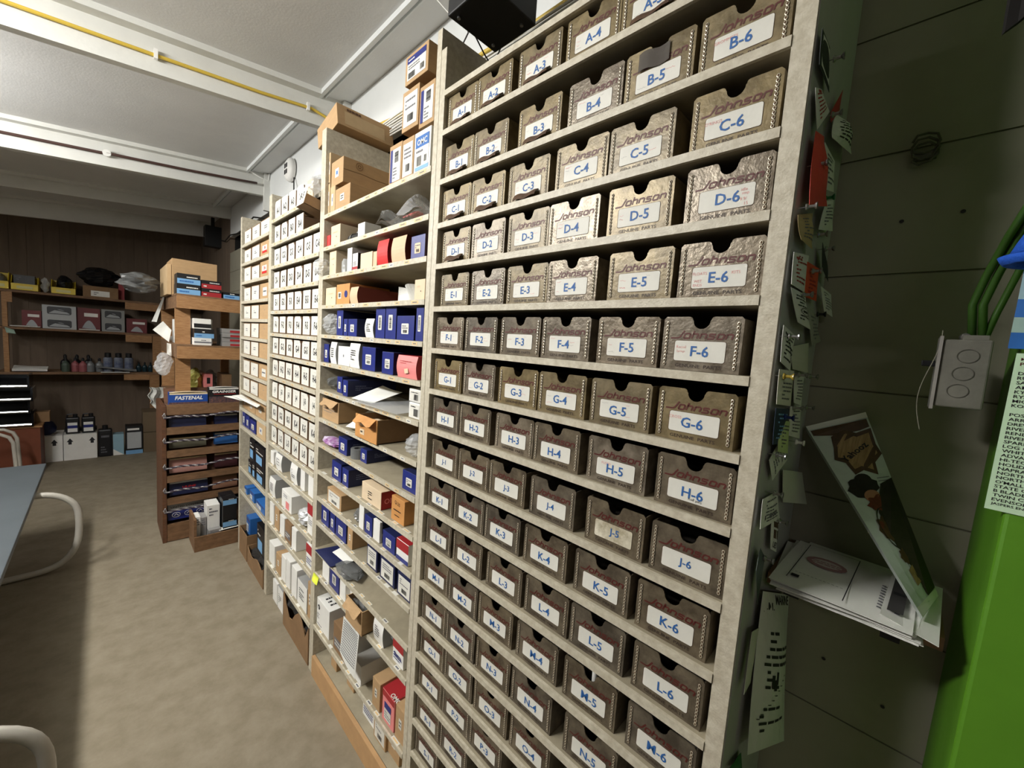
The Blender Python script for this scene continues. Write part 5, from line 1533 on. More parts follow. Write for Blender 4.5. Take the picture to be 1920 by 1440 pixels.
# lettering on the sign
vs, fs, wd, ht = glyphs('Yahooz', .02)
kx = .62 / wd
ca, sa = math.cos(.55), math.sin(.55)
pts = []
for x, y in vs:
    xx, yy = (x * kx - .31), (y / ht * .16)
    yy *= 1
    U, V = xx * ca - yy * sa * 1, xx * sa + yy * ca
    pts.append(S3(.58 + U, .235 - V * .22, .0015))
b.add(pts, fs, 4)
# figure: hat, face, beard, coat, bag, boots, with painted shade
upoly(b, uell(.38, .42, .30, .062, wob=.12), 5, .0010)
upoly(b, uell(.44, .385, .17, .04), 5, .0012)
upoly(b, uell(.46, .472, .16, .032), 6, .0014)
upoly(b, uell(.50, .515, .20, .042, wob=.25), 7, .0015)
upoly(b, [(.42, .56), (.55, .50), (.74, .42), (1.0, .40), (1.0, .96), (.60, .965), (.48, .84), (.40, .68)], 11, .0009)  # painted shade over the lower right of the printed face
upoly(b, [(.52, .52), (.72, .50), (.95, .52), (1.0, .62), (.98, .76), (.70, .78), (.56, .72), (.50, .62)], 8, .0011)
upoly(b, [(.58, .52), (.70, .52), (.76, .60), (.62, .63), (.50, .58)], 9, .0013)
upoly(b, uell(.38, .64, .14, .06, wob=.2), 2, .0013)
upoly(b, uell(.34, .62, .06, .02), 7, .0015)
upoly(b, uell(.72, .68, .13, .045, wob=.15), 10, .0014)
upoly(b, [(.60, .74), (.98, .74), (1.0, .92), (.8, .95), (.55, .88), (.52, .80)], 11, .0012)
upoly(b, uell(.48, .78, .10, .035, wob=.2), 2, .0015)
upoly(b, [(.40, .84), (.62, .82), (.66, .90), (.42, .91)], 3, .0013)
for i in range(9):
    upoly(b, [(.72, .385 + i * .017), (.96, .39 + i * .017), (.96, .394 + i * .017), (.72, .389 + i * .017)], 12, .0009)
for st in range(14):
    a0 = 2.0 + st * .22
    upoly(b, [(.52 + .30 * math.cos(a0) * .8, .64 + .11 * math.sin(a0)), (.52 + .30 * math.cos(a0 + .22) * .8, .64 + .11 * math.sin(a0 + .22)), (.52 + .28 * math.cos(a0 + .22) * .8, .64 + .10 * math.sin(a0 + .22)), (.52 + .28 * math.cos(a0) * .8, .64 + .10 * math.sin(a0))], 5, .0016)
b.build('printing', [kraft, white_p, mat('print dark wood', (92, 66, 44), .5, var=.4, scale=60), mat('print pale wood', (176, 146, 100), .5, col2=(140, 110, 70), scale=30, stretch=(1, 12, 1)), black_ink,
                     mat('print hat black', (34, 26, 24), .5), mat('print skin', (170, 120, 92), .5), mat('print rust', (120, 54, 40), .5, var=.4, scale=90), mat('print khaki coat', (110, 100, 62), .5, col2=(60, 54, 36), scale=50),
                     mat('print red shirt', (104, 38, 34), .5), mat('print leaf green', (96, 128, 60), .5, var=.4, scale=80), mat('print boots and shade', (46, 38, 30), .5, var=.5, scale=40), grey_ink], t)

t = thing('wire_clip', 'small coil of old wire on a hook on the siding wall', 'wire', (.305, .025, 1.872))
MB().tube([(-.006 - .003 * math.sin(a * 2.2), .016 * math.cos(a * .8), .014 * math.sin(a * .8) - .001 * a) for a in range(24)], .0018, n=6).build('coil', mat('dull grey wire', (86, 84, 72), .6), t)
MB().box(-.006, .004, -.014, .012, -.028, -.018).build('hook_base', mat('dull grey wire', (86, 84, 72), .6), t)
t = thing('dark_cloth', 'near black cloth hung at the top corner of the green pillar', 'cloth', (.082, -.030, 1.884))
MB().sheet(lambda u, v: (.003 * math.sin(u * 20), -.085 * u, (.0 + .016 * math.sin(u * 5)) * (1 - v) + .15 * v), 10, 6).build('cloth', mat('near black cloth', (20, 17, 15), .9), t, solid=.006)
for i, (y, z, l) in enumerate(((.040, 1.752, 'upper left'), (-.028, 1.756, 'upper right'), (.055, .965, 'lower left'), (-.03, .93, 'lower right'))):
    t = tag(MB().lathe([(.003, -.0015), (.0015, .002)], (0, 0, 0), n=10, ax='x').build('nail_head', black_m, None, (.31, y, z)), 'dark nail head in the siding, %s of the group by the niche' % l, 'nail')

# papers and push pins on the side of the near bay
PM = {'dark': [mat('dark card edge', (44, 48, 50), .6), grey_ink, paper], 'whitered': [paper, red_dk, black_ink], 'curl': [paper, black_ink, black_ink], 'reddk': [red_dk, red_dk, red_dk],
      'red': [mat('coral red card', (222, 74, 66), .6, var=.08, scale=12), red_dk, red_dk], 'print': [paper, grey_ink, black_ink], 'print2': [mat('cream receipt paper', (222, 220, 204), .7), grey_ink, black_ink],
      'tan': [mat('yellowed receipt', (190, 168, 120), .7), grey_ink, black_ink], 'script': [paper, red_dk, red_dk], 'orange': [mat('orange red card', (224, 84, 50), .6), red_dk, red_dk],
      'emblem': [paper, black_ink, black_ink], 'grey': [mat('grey torn slip', (168, 168, 158), .7), grey_ink, grey_ink], 'darkthin': [mat('dark card edge', (44, 48, 50), .6), grey_ink, grey_ink],
      'diag': [paper, black_ink, black_ink], 'plain': [mat('pale cream note', (206, 208, 192), .7), paper, paper], 'navy': [mat('navy business card', (34, 50, 74), .5), steel_lt, steel_lt],
      'lime': [mat('pale lime note', (198, 214, 150), .7), grey_ink, grey_ink], 'pict': [paper, mat('print dark wood', (92, 66, 44), .5), black_ink], 'dkgrey': [mat('dark green grey card', (70, 82, 80), .5), grey_ink, grey_ink],
      'letter': [paper, black_ink, black_ink], 'green': [mat('green card', (40, 110, 60), .6), paper, paper]}
for idx, (nm, label, kd, q) in enumerate(PINNED):
    rr = random.Random(idx)
    dy = -.0012 - .0009 * (idx % 7)
    A, B, Cc, D = [Vector(p) + Vector((0, dy, 0)) for p in q]
    t = thing(nm, label, 'paper', tuple(A))
    out = Vector((0, -1, 0))
    amp = {'curl': .012, 'letter': .014, 'red': .010, 'tan': .008, 'emblem': .005}.get(kd, .003)

    def f(u, v, off=0.0):
        p = (A * (1 - u) + B * u) * (1 - v) + (D * (1 - u) + Cc * u) * v - A
        return p + out * (amp * math.sin(u * PI) * math.sin(v * PI) + (amp * .6) * v * v + off)

    MB().sheet(f, 6, 6).build('sheet', PM[kd][0], t, solid=.0005)
    b = MB()

    def pq(u0, u1, v0, v1, m, n=3):
        # small printed patch that follows the sheet
        for i in range(n):
            a0, a1 = u0 + (u1 - u0) * i / n, u0 + (u1 - u0) * (i + 1) / n
            b.add([f(a0, v0, .0009), f(a1, v0, .0009), f(a1, v1, .0009), f(a0, v1, .0009)], [(0, 1, 2, 3)], m)

    def ptext(s, u0, v0, wu, hv, m):
        vs, fs, wd, ht = glyphs(s, .01)
        b.add([f(u0 + x / wd * wu, v0 - y / ht * hv, .0010) for x, y in vs], fs, m)

    if kd in ('print', 'print2', 'whitered', 'tan', 'orange', 'navy', 'lime', 'curl', 'emblem', 'letter', 'diag', 'script', 'grey'):
        n = {'letter': 16, 'emblem': 8}.get(kd, 7)
        for i in range(n):
            v = .14 + i * .76 / n
            if kd == 'letter' and (i < 2 or 9 < i < 12): continue
            if kd == 'emblem' and 3 < i < 6: continue
            u = .14 + rr.uniform(0, .12)
            while u < .84:
                l = rr.uniform(.05, .16)
                pq(u, min(u + l, .86), v, v + .30 / n, 1, 1)
                u += l + .03
                if rr.random() < .15: break
    if kd == 'whitered': pq(.35, .75, .04, .13, 1)
    if kd == 'dark': pq(.12, .9, .10, .92, 2, 4)
    if kd == 'letter':
        ptext('MARINE', .40, .07, .55, .06, 1)
        ptext('J.M.', .06, .12, .28, .06, 1)
        pq(.30, .36, .50, .58, 1); pq(.36, .42, .53, .60, 1); pq(.40, .44, .48, .56, 1)
        for i in range(10): pq(.10 + i * .06, .16 + i * .06, .78 - i * .03, .785 - i * .03, 1, 1)
    if kd == 'emblem':
        for i in range(16):
            a = i * PI / 8
            pq(.5 + .25 * math.cos(a) - .03, .5 + .25 * math.cos(a) + .03, .58 + .10 * math.sin(a), .605 + .10 * math.sin(a), 1, 1)
        pq(.35, .65, .56, .62, 1)
    if kd == 'diag':
        for i in range(12): pq(.15 + i * .06, .21 + i * .06, .12 + i * .055, .17 + i * .055, 1, 1)
    if 'with 800' in label: ptext('1-800-', .15, .75, .7, .16, 1)
    if kd == 'pict':
        pq(.2, .85, .10, .28, 1); pq(.2, .45, .35, .62, 1); pq(.55, .85, .35, .62, 1); ptext('UEO', .2, .92, .6, .2, 2)
    if kd == 'script':
        for i in range(7): pq(.15 + i * .05, .22 + i * .05, .12 + .05 * math.sin(i * 1.7), .17 + .05 * math.sin(i * 1.7), 1, 1)
    if b.v:
        b.build('printing', PM[kd], t)
PC = {'metal': metal_m, 'green': mat('green pin', (20, 110, 60), .3), 'yellow': mat('ochre pin', (150, 130, 50), .3), 'navy': mat('navy pin', (30, 50, 110), .3), 'white': white_p, 'dark': black_m}
PH = ['uppermost', 'beside the curled note', 'through the red ticket', 'green pin below the curled note', 'at the foot of the red ticket', 'above the orange red card', 'above and right of the orange red card', 'at the top of the orange red card',
      'at the foot of the orange red card', 'in the diagonal line card', 'ochre pin in the cream receipt', 'directly right of the ochre pin', 'at the rear of the receipt row', 'above the business cards', 'rearmost beside the business cards',
      'navy pin in the navy card', 'white pin beside the lime note', 'in the tilted diamond card', 'left of the square cream note', 'above the picture card', 'above the dark diamond card', 'dark pin at the rear edge']
for (x, z, k), ph in zip(PINS, PH):
    t = thing('push_pin', 'push pin in the shelf side, %s' % ph, 'push pin', (x, .1295, z), 0, None, rot=(0, 0, 0))
    MB().lathe([(.0006, 0), (.0006, -.010)], n=6, ax='y').build('needle', metal_m, t)
    MB().lathe([(.0042, -.010), (.0042, -.0115), (.0022, -.0135), (.0020, -.0185), (.0042, -.0205), (.0045, -.022)], n=12, ax='y').build('head', PC[k], t, smooth=False)

# ------------------------------------------------------------------ catalogue rack at the end of the aisle
t = thing('catalog_rack', 'wooden rack at the aisle end, roped catalogue tiers below and post shelving above', 'rack', (-.365, 3.48, 0))
fx = lambda x: x + .365
fy = lambda y: y - 3.48
MB().box(0, .022, 0, .42, 0, .945).build('side_panel', wood_dk, t)
MB().box(.56, .58, 0, .42, 0, .945).build('side_panel', wood_dk, t)
MB().box(.022, .56, .40, .42, 0.01, .945).build('back_panel', wood_dk, t)
for za, zb, in ((.885, .955), (.751, .800), (.592, .640), (.42, .465), (.262, .308), (.005, .125)):
    b = MB()
    b.box(.024, .556, .002, .020, za, zb)
    b.box(.024, .556, .02, .10, za, za + .012)
    vs = [(x, y, z) for x in (.024, .556) for (y, z) in ((.10, za), (.115, za), (.20, za + .16), (.215, za + .16))]
    b.add(vs, [(0, 2, 3, 1), (4, 5, 7, 6), (0, 4, 6, 2), (1, 3, 7, 5), (2, 6, 7, 3), (0, 1, 5, 4)], 1)
    b.build('tier_board', [wood_mid, wood_dk], t)
ropem = mat('black and white rope', (196, 192, 190), .8, col2=(40, 36, 52), scale=55)
for k, z in enumerate((.868, .70, .52, .355, .215)):
    b = MB()
    pts = [(.01 + i * .0275, -.012, z + .006 * math.sin(i * .6) + i * .0012) for i in range(21)]
    for ph in (0, PI):
        sp = []
        for i in range(80):
            p = i / 79 * 20
            j = int(min(p, 19)); f_ = p - j
            q0, q1 = Vector(pts[j]), Vector(pts[j + 1])
            c = q0.lerp(q1, f_)
            sp.append((c.x, c.y + .003 * math.cos(i * .9 + ph), c.z + .003 * math.sin(i * .9 + ph)))
        b.tube(sp, .005, m=0 if ph == 0 else 1, n=5)
    b.tube([(.012, -.012, z), (.004, -.018, z + .02), (.012, -.014, z + .035), (.018, -.012, z + .01)], .004, m=0, n=5)
    b.build('rope_strap', [ropem, mat('dark rope strand', (58, 46, 60), .8)], t)

# upper 2x4 shelving
t0 = t
t = bpy.data.objects.new('upper_shelf', None)
C.objects.link(t)
t.parent = t0
t.location = (.083, .02, 0)
MB().box(0, .082, 0.10, .14, .96, 1.688).build('post', wood_m, t)
MB().box(0.0, .082, 1.04, 1.08, 0.0, 1.68).build('post', wood_m, t)
MB().box(.415, .475, 0.10, .14, .96, 1.688).build('post', wood_m, t)
MB().box(.415, .475, 1.04, 1.08, 0.0, 1.68).build('post', wood_m, t)
MB().box(.01, .47, .44, .48, 0, .94).build('post', wood_m, t)
for z in (1.70, 1.362, .96):
    yq = 0.0 if z > 1 else .10
    b = MB()
    b.box(-.004, .475, yq, 1.08, z - .012, z)
    b.build('shelf_board', wood_mid, t)
    MB().box(0, .475, yq, yq + .02, z - .095 if z > 1 else z - .03, z - .012).build('front_rail', wood_m, t)
    MB().box(-.002, .018, yq + .02, 1.04, z - .095 if z > 1 else z - .03, z - .012).build('side_rail', wood_mid, t)
YO = 3.50


def ybox(label, mats, x0, x1, z0, z1, y=YO, d=.2, printing=None, name='carton_box', cat='box', group=None):
    tt = thing(name, label, cat, ((x0 + x1) / 2, y, z0))
    w = x1 - x0
    h = z1 - z0
    MB().box(-w / 2, w / 2, 0, d, 0, h).build('carton', mats[0], tt)
    if printing:
        b = MB()
        printing(b, w, h)
        b.build('printing', mats[1:], tt)
    return tt


def pr_band(lo, hi, m=0):
    def f(b, w, h):
        b.rect(-w / 2, w / 2, h * lo, h * hi, FY, (0, -.0006, 0), m)
        rr = random.Random(w)
        lines(b, -w * .1, w * .4, h * (hi + .06), h * min(hi + .3, .95), 1, FY, (0, -.0006, 0), 1, rr)
        lines(b, -w * .4, w * .2, h * (lo + .1), h * (hi - .1), 1, FY, (0, -.0006, 0), 2, rr)
    return f


BLK = [black_m, steel_lt, white_p, omc_blue]
RED = [black_m, red_dk, white_p, white_p]
ybox('black carton with light blue band, lower of the pair on top of the wooden shelf', BLK, -.281, -.156, 1.7005, 1.768, 3.51, .16, pr_band(0, .5))
ybox('black carton with light blue band, upper of the pair on top of the wooden shelf', BLK, -.279, -.156, 1.7685, 1.835, 3.51, .16, pr_band(0, .5))
ybox('red and black carton, lower of the pair on top of the wooden shelf', RED, -.150, -.038, 1.7005, 1.755, 3.51, .16, pr_band(0, .55))
ybox('red and black carton, upper of the pair on top of the wooden shelf', RED, -.150, -.038, 1.7555, 1.81, 3.51, .16, pr_band(0, .55))
ybox('single flat black and blue carton at the right on top of the wooden shelf', BLK, -.026, .07, 1.7005, 1.745, 3.51, .16, pr_band(0, .6))
ybox('large kraft carton standing on top of the wooden shelf behind the small ones', [kraft], -.335 + .05, -.03, 1.7005, 1.95, 3.72, .34)
ybox('thin kraft sheet carton leaning beside the large carton on the wooden shelf', [kraft2], -.31, -.288, 1.7005, 1.91, 3.75, .5)
ybox('white carton with green print at the bottom of the pile on the middle shelf board', [white_p, grey_ink, grey_ink, grey_ink], -.190, -.094, 1.3625, 1.412, 3.51, .16, pr_band(.3, .5))
ybox('black carton with light blue band on the middle shelf board', BLK, -.190, -.08, 1.4125, 1.475, 3.51, .16, pr_band(0, .5))
ybox('black carton with white edge on top of the pile on the middle shelf board', [white_p, black_m, white_p, white_p], -.190, -.095, 1.4755, 1.545, 3.52, .16, lambda b, w, h: b.rect(-w / 2, w / 2, h * .1, h * .5, FY, (0, -.0006, 0), 0))
ybox('tall white carton behind the pile on the middle shelf board', [white_p], -.11, -.056, 1.3625, 1.545, 3.72, .2)
ybox('upright white carton left of the wooden post', [white_p], -.272, -.25, 1.3625, 1.53, 3.68, .2)
for k in range(4):
    ybox('red and grey flat carton, %s in the stack at the right of the middle board' % ['lowest', 'second', 'third', 'top'][k], [mat('grey card', (150, 148, 146), .6), red_dk, white_p, white_p], -.03, .09, 1.3625 + k * .032, 1.3625 + k * .032 + .030, 3.52 + .01 * (k % 2), .2, lambda b, w, h: b.rect(-w * .1, w / 2, h * .1, h * .6, FY, (0, -.0006, 0), 0))
ybox('kraft carton under the top board at the right of the lower opening', [kraft_dk], -.0, .06, .9605, 1.14, 3.70, .2)
ybox('small pink picture carton inside the lower opening', [pink_m, black_m, white_p, black_m], -.105, -.055, .9605, 1.14, 3.72, .1, lambda b, w, h: b.rect(-w * .2, w * .2, h * .6, h * .85, FY, (0, -.0006, 0), 0))
crumpled('crumpled clear wrapping hanging at the left of the wooden shelf', (-.345, 3.60, 1.14), .045, .05, .16, clear_m, seed=31)
crumpled('yellow green wrapped packet in the lower opening of the wooden shelf', (-.15, 3.80, .962), .04, .04, .22, mat('yellow green wrap', (178, 172, 84), .5, var=.3, scale=20), seed=33, name='wrapped_packet', cat='packet')
crumpled('smoky plastic lump in the lower opening of the wooden shelf', (-.028, 3.99, .962), .04, .05, .19, clear_dk, seed=34)
crumpled('crumpled clear plastic stack jutting left from the top of the wooden shelf', (-.445, 4.05, 1.70), .10, .14, .15, clear_dk, seed=35)
sheet_thing('loose_paper', 'pale square sheet tilted at the left side of the wooden shelf', [(-.385, 3.80, 1.445), (-.33, 3.80, 1.51), (-.284, 3.80, 1.45), (-.30, 3.78, 1.364)], paper)
sheet_thing('loose_paper', 'white papers hanging off the left edge of the wooden shelf top', [(-.29, 4.3, 1.703), (-.29, 4.16, 1.703), (-.34, 4.14, 1.50), (-.36, 4.3, 1.50)], paper)
sheet_thing('loose_paper', 'curled paper strip hanging under the middle board at the left', [(-.318, 3.7, 1.36), (-.295, 3.7, 1.355), (-.295, 3.68, 1.27), (-.32, 3.68, 1.28)], paper)
t = thing('cloth_bundle', 'white cloths hanging lower left of the wooden shelf', 'cloth', (-.34, 4.1, 1.0))
MB().sheet(lambda u, v: (-.05 + .09 * u + .01 * math.sin(v * 9), .02 * math.sin(u * 12), .0 - .24 * v * (.5 + .5 * u)), 8, 8).build('cloth', mat('grey white cloth', (186, 186, 180), .9, var=.2, scale=30), t, solid=.004)
t = thing('key_bunch', 'shiny metal parts hung at the left edge of the middle board', 'metal parts', (-.30, 3.66, 1.39))
for k in range(4):
    MB().lathe([(.010, -.002), (.010, .002)], (0, -.02 * k, .012 * (k % 2)), n=12, ax='x').build('washer', metal_m, t)


def catalog(label, x0, x1, z0, z1, cov, pages, text=None, tm=None, y=3.53, th=.05, ts=.02, tilt=12, extra=None, txs=1.0, ty=.45):
    tt = thing('catalog', label, 'catalogue', ((x0 + x1) / 2, y, z0), rot=(math.radians(-tilt), 0, 0))
    w, h = x1 - x0, z1 - z0
    MB().box(-w / 2, w / 2, 0, .002, 0, h - .016, 0).box(-w / 2, w / 2, th - .002, th, 0, h, 0).box(-w / 2, -w / 2 + .002, .002, th - .002, 0, h, 0).build('cover', cov, tt)
    b = MB()
    b.sheet(lambda u, v: (-w / 2 + .003 + (w - .004) * u, .002 + (th - .004) * v, h - .004 + .006 * math.sin(u * PI)), 8, 3)
    b.box(-w / 2 + .003, w / 2 - .001, .002, th - .002, .001, h - .006)
    b.build('pages', pages, tt)
    if text:
        b = MB()
        b.text(text, ts, 0, h * ty, FY, (0, -.0006, 0), 0, bold=.03, shear=.2, width=w * txs)
        if extra:
            extra(b, w, h)
        b.build('printing', tm, tt)
    return tt


pages_y = mat('cream page edges', (226, 206, 168), .8, var=.1, scale=60, stretch=(1, 1, 20))
pages_w = mat('white page edges', (224, 222, 214), .8, var=.1, scale=60)
photo_m = mat('dark photo collage', (120, 84, 70), .5, col2=(40, 40, 62), scale=60)
catalog('blue catalogue with slanted white capitals standing in the top tier', -.325, -.115, .900, 1.035, mat('catalogue blue', (24, 70, 152), .4), pages_y, 'FASTENAL', [white_p, photo_m], ts=.026, th=.075, y=3.503, tilt=2, ty=.62, extra=lambda b, w, h: b.rect(-w / 2, w / 2, 0, h * .5, FY, (0, -.0006, 0), 1), txs=.72)
catalog('black catalogue with bold white capitals standing in the top tier', -.108, .07, .900, 1.065, black_m, pages_w, 'GRAINGER', [white_p, photo_m, red_m], ts=.018, th=.072, y=3.503, tilt=2, ty=.76, extra=lambda b, w, h: (b.rect(-w / 2, w / 2, 0, h * .6, FY, (0, -.0006, 0), 1), b.rect(-w * .35, w * .4, h * .70, h * .715, FY, (0, -.0006, 0), 2)), txs=.8)
catalog('dark navy catalogue in the second tier, left', -.325, -.12, .785, .872, navy_dk, pages_w)
catalog('dark catalogue in the second tier, right', -.07, .07, .785, .868, navy_dk, pages_w)
catalog('pale paged catalogue in the third tier, left', -.325, -.12, .645, .72, mat('olive cover', (92, 88, 70), .6), pages_y, th=.06)
catalog('blue and red catalogue in the third tier, right', -.07, .07, .645, .73, omc_blue, pages_w)
catalog('fanned cream catalogue with pink cover in the fourth tier, left', -.325, -.115, .47, .575, mat('dusty pink cover', (190, 140, 130), .6), pages_y, th=.07)
catalog('maroon catalogue with cream pages in the fourth tier, right', -.07, .07, .47, .575, mat('maroon cover', (70, 30, 36), .5), pages_y, th=.06)
catalog('navy catalogue with red capitals and white page block in the fifth tier, left', -.325, -.11, .31, .405, navy_dk, white_p, 'ULINE', [red_m], ts=.014, th=.07, txs=.35)
catalog('tan catalogue in the fifth tier, right', -.08, .07, .31, .405, mat('tan cover', (150, 108, 84), .6), kraft_dk)
def wel(b, w, h):
    b.rect(-w / 2, w / 2, h * .62, h * .98, FY, (0, -.0006, 0), 1)
    for cx in (-.3, .0, .3):
        b.stroke([(w * cx + .022 * math.cos(a * .4), h * .3 + .016 * math.sin(a * .4)) for a in range(17)], .003, FY, (0, -.0006, 0), 0)
        b.stroke([(w * cx - .01, h * .26), (w * cx, h * .36), (w * cx + .012, h * .25)], .005, FY, (0, -.0006, 0), 0)
    b.text('UNITED CONTROLS', .014, 0, h * .72, FY, (0, -.0006, 0), 2, off=.0009, width=w * .85)
catalog('large navy and silver catalogue with round emblems in the lowest tier', -.335, -.11, .14, .250, navy, mat('silver grey', (168, 168, 166), .5), ' ', [white_p, mat('silver grey', (168, 168, 166), .5), black_ink], th=.04, y=3.515, tilt=8, extra=wel)

# low wooden tray with small boxes in front of the rack
t = thing('wooden_tray', 'low brown wooden tray on the floor full of small upright boxes', 'tray', (-.227, 3.22, 0))
b = MB().box(0, .262, 0, .014, 0, .10).box(0, .014, .014, .235, 0, .215).box(.248, .262, .014, .235, 0, .14).box(.014, .248, .221, .235, 0, .14).box(.014, .248, .014, .221, 0, .012)
b.build('tray_body', wood_mid, t)
for k, (x0, x1, z1, d, m, l) in enumerate(((-.212, -.185, .21, .10, white_p, 'white and grey small carton at the left inside the wooden tray'), (-.183, -.152, .20, .10, mat('grey card', (150, 148, 146), .6), 'grey small carton second inside the wooden tray'),
                                            (-.148, -.078, .275, .13, white_p, 'tall plain white carton in the middle of the wooden tray'), (-.148, -.078, .12, .04, mat('grey card', (150, 148, 146), .6), 'short grey card carton in front of the tall white one in the tray'))):
    ybox(l, [m, grey_ink], x0, x1, .0125, z1, 3.295 - (.05 if z1 < .15 else 0), d, lambda b, w, h: lines(b, -w * .35, w * .35, h * .7, h * .95, 3, FY, (0, -.0006, 0), 0, random.Random(2)), name='small_carton')
for k in range(2):
    for j in range(2):
        ybox('black carton with bright blue top print, %s %s, in the right of the wooden tray' % (['lower', 'upper'][k], ['front', 'rear'][j]), [black_m, steel_lt, white_p, steel_lt], -.068, .012, .0125 + k * .155, .0125 + k * .155 + .15, 3.245 + j * .09, .085, pr_band(.72, .95), name='small_carton')
sheet_thing('loose_paper', 'white slip lying on the front lip of the wooden tray', [(-.09, 3.24, .106), (.02, 3.24, .11), (.02, 3.27, .12), (-.09, 3.27, .115)], paper, .002)

# ------------------------------------------------------------------ shelving along the back wall
t = thing('wooden_shelf', 'long brown wooden shelving along the far back wall', 'shelving', (-1.40, 6.55, 0))
for z in (1.727, 1.352, .885):
    MB().box(0, 1.70, 0, .39, z - .024, z).build('shelf_board', wood_mid, t)
for x0, x1, z0, z1 in ((.05, .085, 0, 1.70), (1.155, 1.245, 0.0, .861), (1.185, 1.265, .885, 1.328)):
    MB().box(x0, x1, .01, .05, z0, z1).build('post', wood_m, t)
MB().box(.085, .12, .0, .03, 1.60, 1.703).build('corner_block', wood_m, t)
for x0, x1, z0, z1 in ((.95, 1.30, 1.625, 1.703), (.95, 1.18, 1.245, 1.328), (.93, 1.155, .795, .861)):
    MB().box(x0, x1, .0, .02, z0, z1).build('front_rail', wood_m, t)
Y0 = 6.56


def ybin(label, x0, x1, z0, h, y=Y0):
    tt = thing('stacking_bin', label, 'bin', ((x0 + x1) / 2, y, z0))
    w = x1 - x0
    b = MB()
    for s in (-1, 1):
        vs = [(s * w / 2, 0, 0), (s * w / 2, .22, 0), (s * w / 2, .22, h), (s * w / 2, .06, h), (s * w / 2, 0, h * .5)]
        vs += [(v[0] - s * .004, v[1], v[2]) for v in vs]
        b.add(vs, [(0, 1, 2, 3, 4), (9, 8, 7, 6, 5), (2, 7, 8, 3), (3, 8, 9, 4)], 0)
    b.box(-w / 2, w / 2, 0, .22, 0, .004).box(-w / 2, w / 2, .216, .22, 0, h).box(-w / 2, w / 2, 0, .004, 0, h * .42).box(-w / 2, w / 2, -.008, .004, h * .38, h * .45)
    b.build('bin_body', yellow_m, tt)
    MB().rect(-w * .3, w * .3, h * .12, h * .3, FY, (0, -.001, 0), 0).build('label', mat('pale label', (226, 218, 150), .6), tt)
    return tt


ybin('yellow plastic bin at the far left end of the back shelf', -1.42, -1.30, 1.7275, .17)
ybin('yellow plastic bin with a dark carton inside on the back shelf', -1.285, -1.105, 1.7275, .15)
ybin('yellow plastic bin with a clear bag inside on the back shelf', -1.015, -.84, 1.7275, .15)
ybox('dark navy carton with pale print standing in the yellow bin', [black_m, grey_ink], -1.272, -1.13, 1.735, 1.885, 6.62, .1, lambda b, w, h: lines(b, -w * .4, w * .3, h * .5, h * .9, 3, FY, (0, -.0006, 0), 0, random.Random(1)))
crumpled('grey bag in the leftmost yellow bin', (-1.36, 6.67, 1.736), .038, .06, .15, clear_dk, seed=41)
crumpled('shiny black bagged part in the yellow bin on the back shelf', (-.93, 6.68, 1.736), .058, .065, .20, mat('glossy black film', (26, 26, 28), .18, bump=.8, bscale=24), seed=42)
crumpled('clear film sticking out left of the second yellow bin', (-1.06, 6.62, 1.7275), .03, .03, .16, clear_m, seed=43)
tt = ybox('kraft carton with white label in the middle of the back shelf', [kraft_dk, white_p, grey_ink, white_p], -.785, -.505, 1.7275, 1.85, 6.57, .26, lambda b, w, h: (b.rect(-w * .28, w * .25, h * .1, h * .6, FY, (0, -.0006, 0), 0), lines(b, -w * .2, w * .2, h * .2, h * .5, 2, FY, (0, -.0006, 0), 1, random.Random(1))))
crumpled('big shiny black plastic bag piled in the kraft carton', (-.66, 6.68, 1.85), .15, .11, .22, mat('glossy black film', (26, 26, 28), .18), seed=44)
ybox('maroon carton leaning at the right end of the back shelf top', [red_dk], -.50, -.45, 1.7275, 1.93, 6.70, .1)


def mount_box(label, body, x0, x1, y, h=.25):
    tt = thing('mount_carton', label, 'box', ((x0 + x1) / 2, y, 1.3525))
    w = x1 - x0
    MB().box(-w / 2, w / 2, 0, .2, 0, h).build('carton', body, tt)
    b = MB()
    for lo in (.06, .62):
        b.rrect(-w * .36, w * .36, h * lo, h * (lo + .32), .015, FY, (0, -.0008, 0), 0)
        b.poly([(w * (-.3 + .6 * i / 10), h * (lo + .05 + .16 * math.sin(PI * i / 10))) for i in range(11)] + [(w * .3, h * (lo + .03)), (-w * .3, h * (lo + .03))], FY, (0, -.0014, 0), 1)
        b.stroke([(w * (-.3 + .6 * i / 8), h * (lo + .22 - .10 * i / 8)) for i in range(9)], .010, FY, (0, -.0018, 0), 2)
    b.build('window_print', [mat('carton window dark', (40, 42, 48), .4), mat('propeller pale', (168, 172, 176), .4), mat('propeller dark', (28, 28, 32), .4)], tt)
    return tt


grey_card = mat('pale grey card', (184, 188, 190), .6)
mount_box('white carton with two propeller windows on the middle back shelf', grey_card, -1.085, -.84, 6.57)
mount_box('grey carton with two propeller windows on the middle back shelf, right', mat('mid grey card', (150, 152, 150), .6), -.645, -.455, 6.60)
for k, (x0, x1, z1, l) in enumerate(((-1.228, -1.095, 1.53, 'red carton with pale label left of the white propeller carton'), (-.835, -.655, 1.60, 'dark red carton between the two propeller cartons'), (-.44, -.26, 1.52, 'red carton with pale label at the right of the middle back shelf'))):
    ybox(l, [mat('dull dark red card', (110, 34, 38), .5), white_p, mat('propeller pale', (168, 172, 176), .4), black_m], x0, x1, 1.3525, z1, 6.62, .2, lambda b, w, h: (b.rect(-w * .2, w * .4, h * .62, h * .78, FY, (0, -.0006, 0), 0), b.poly([(w * (-.3 + .6 * i / 10), h * (.1 + .35 * math.sin(PI * i / 10))) for i in range(11)] + [(w * .3, h * .06)], FY, (0, -.0006, 0), 1)))
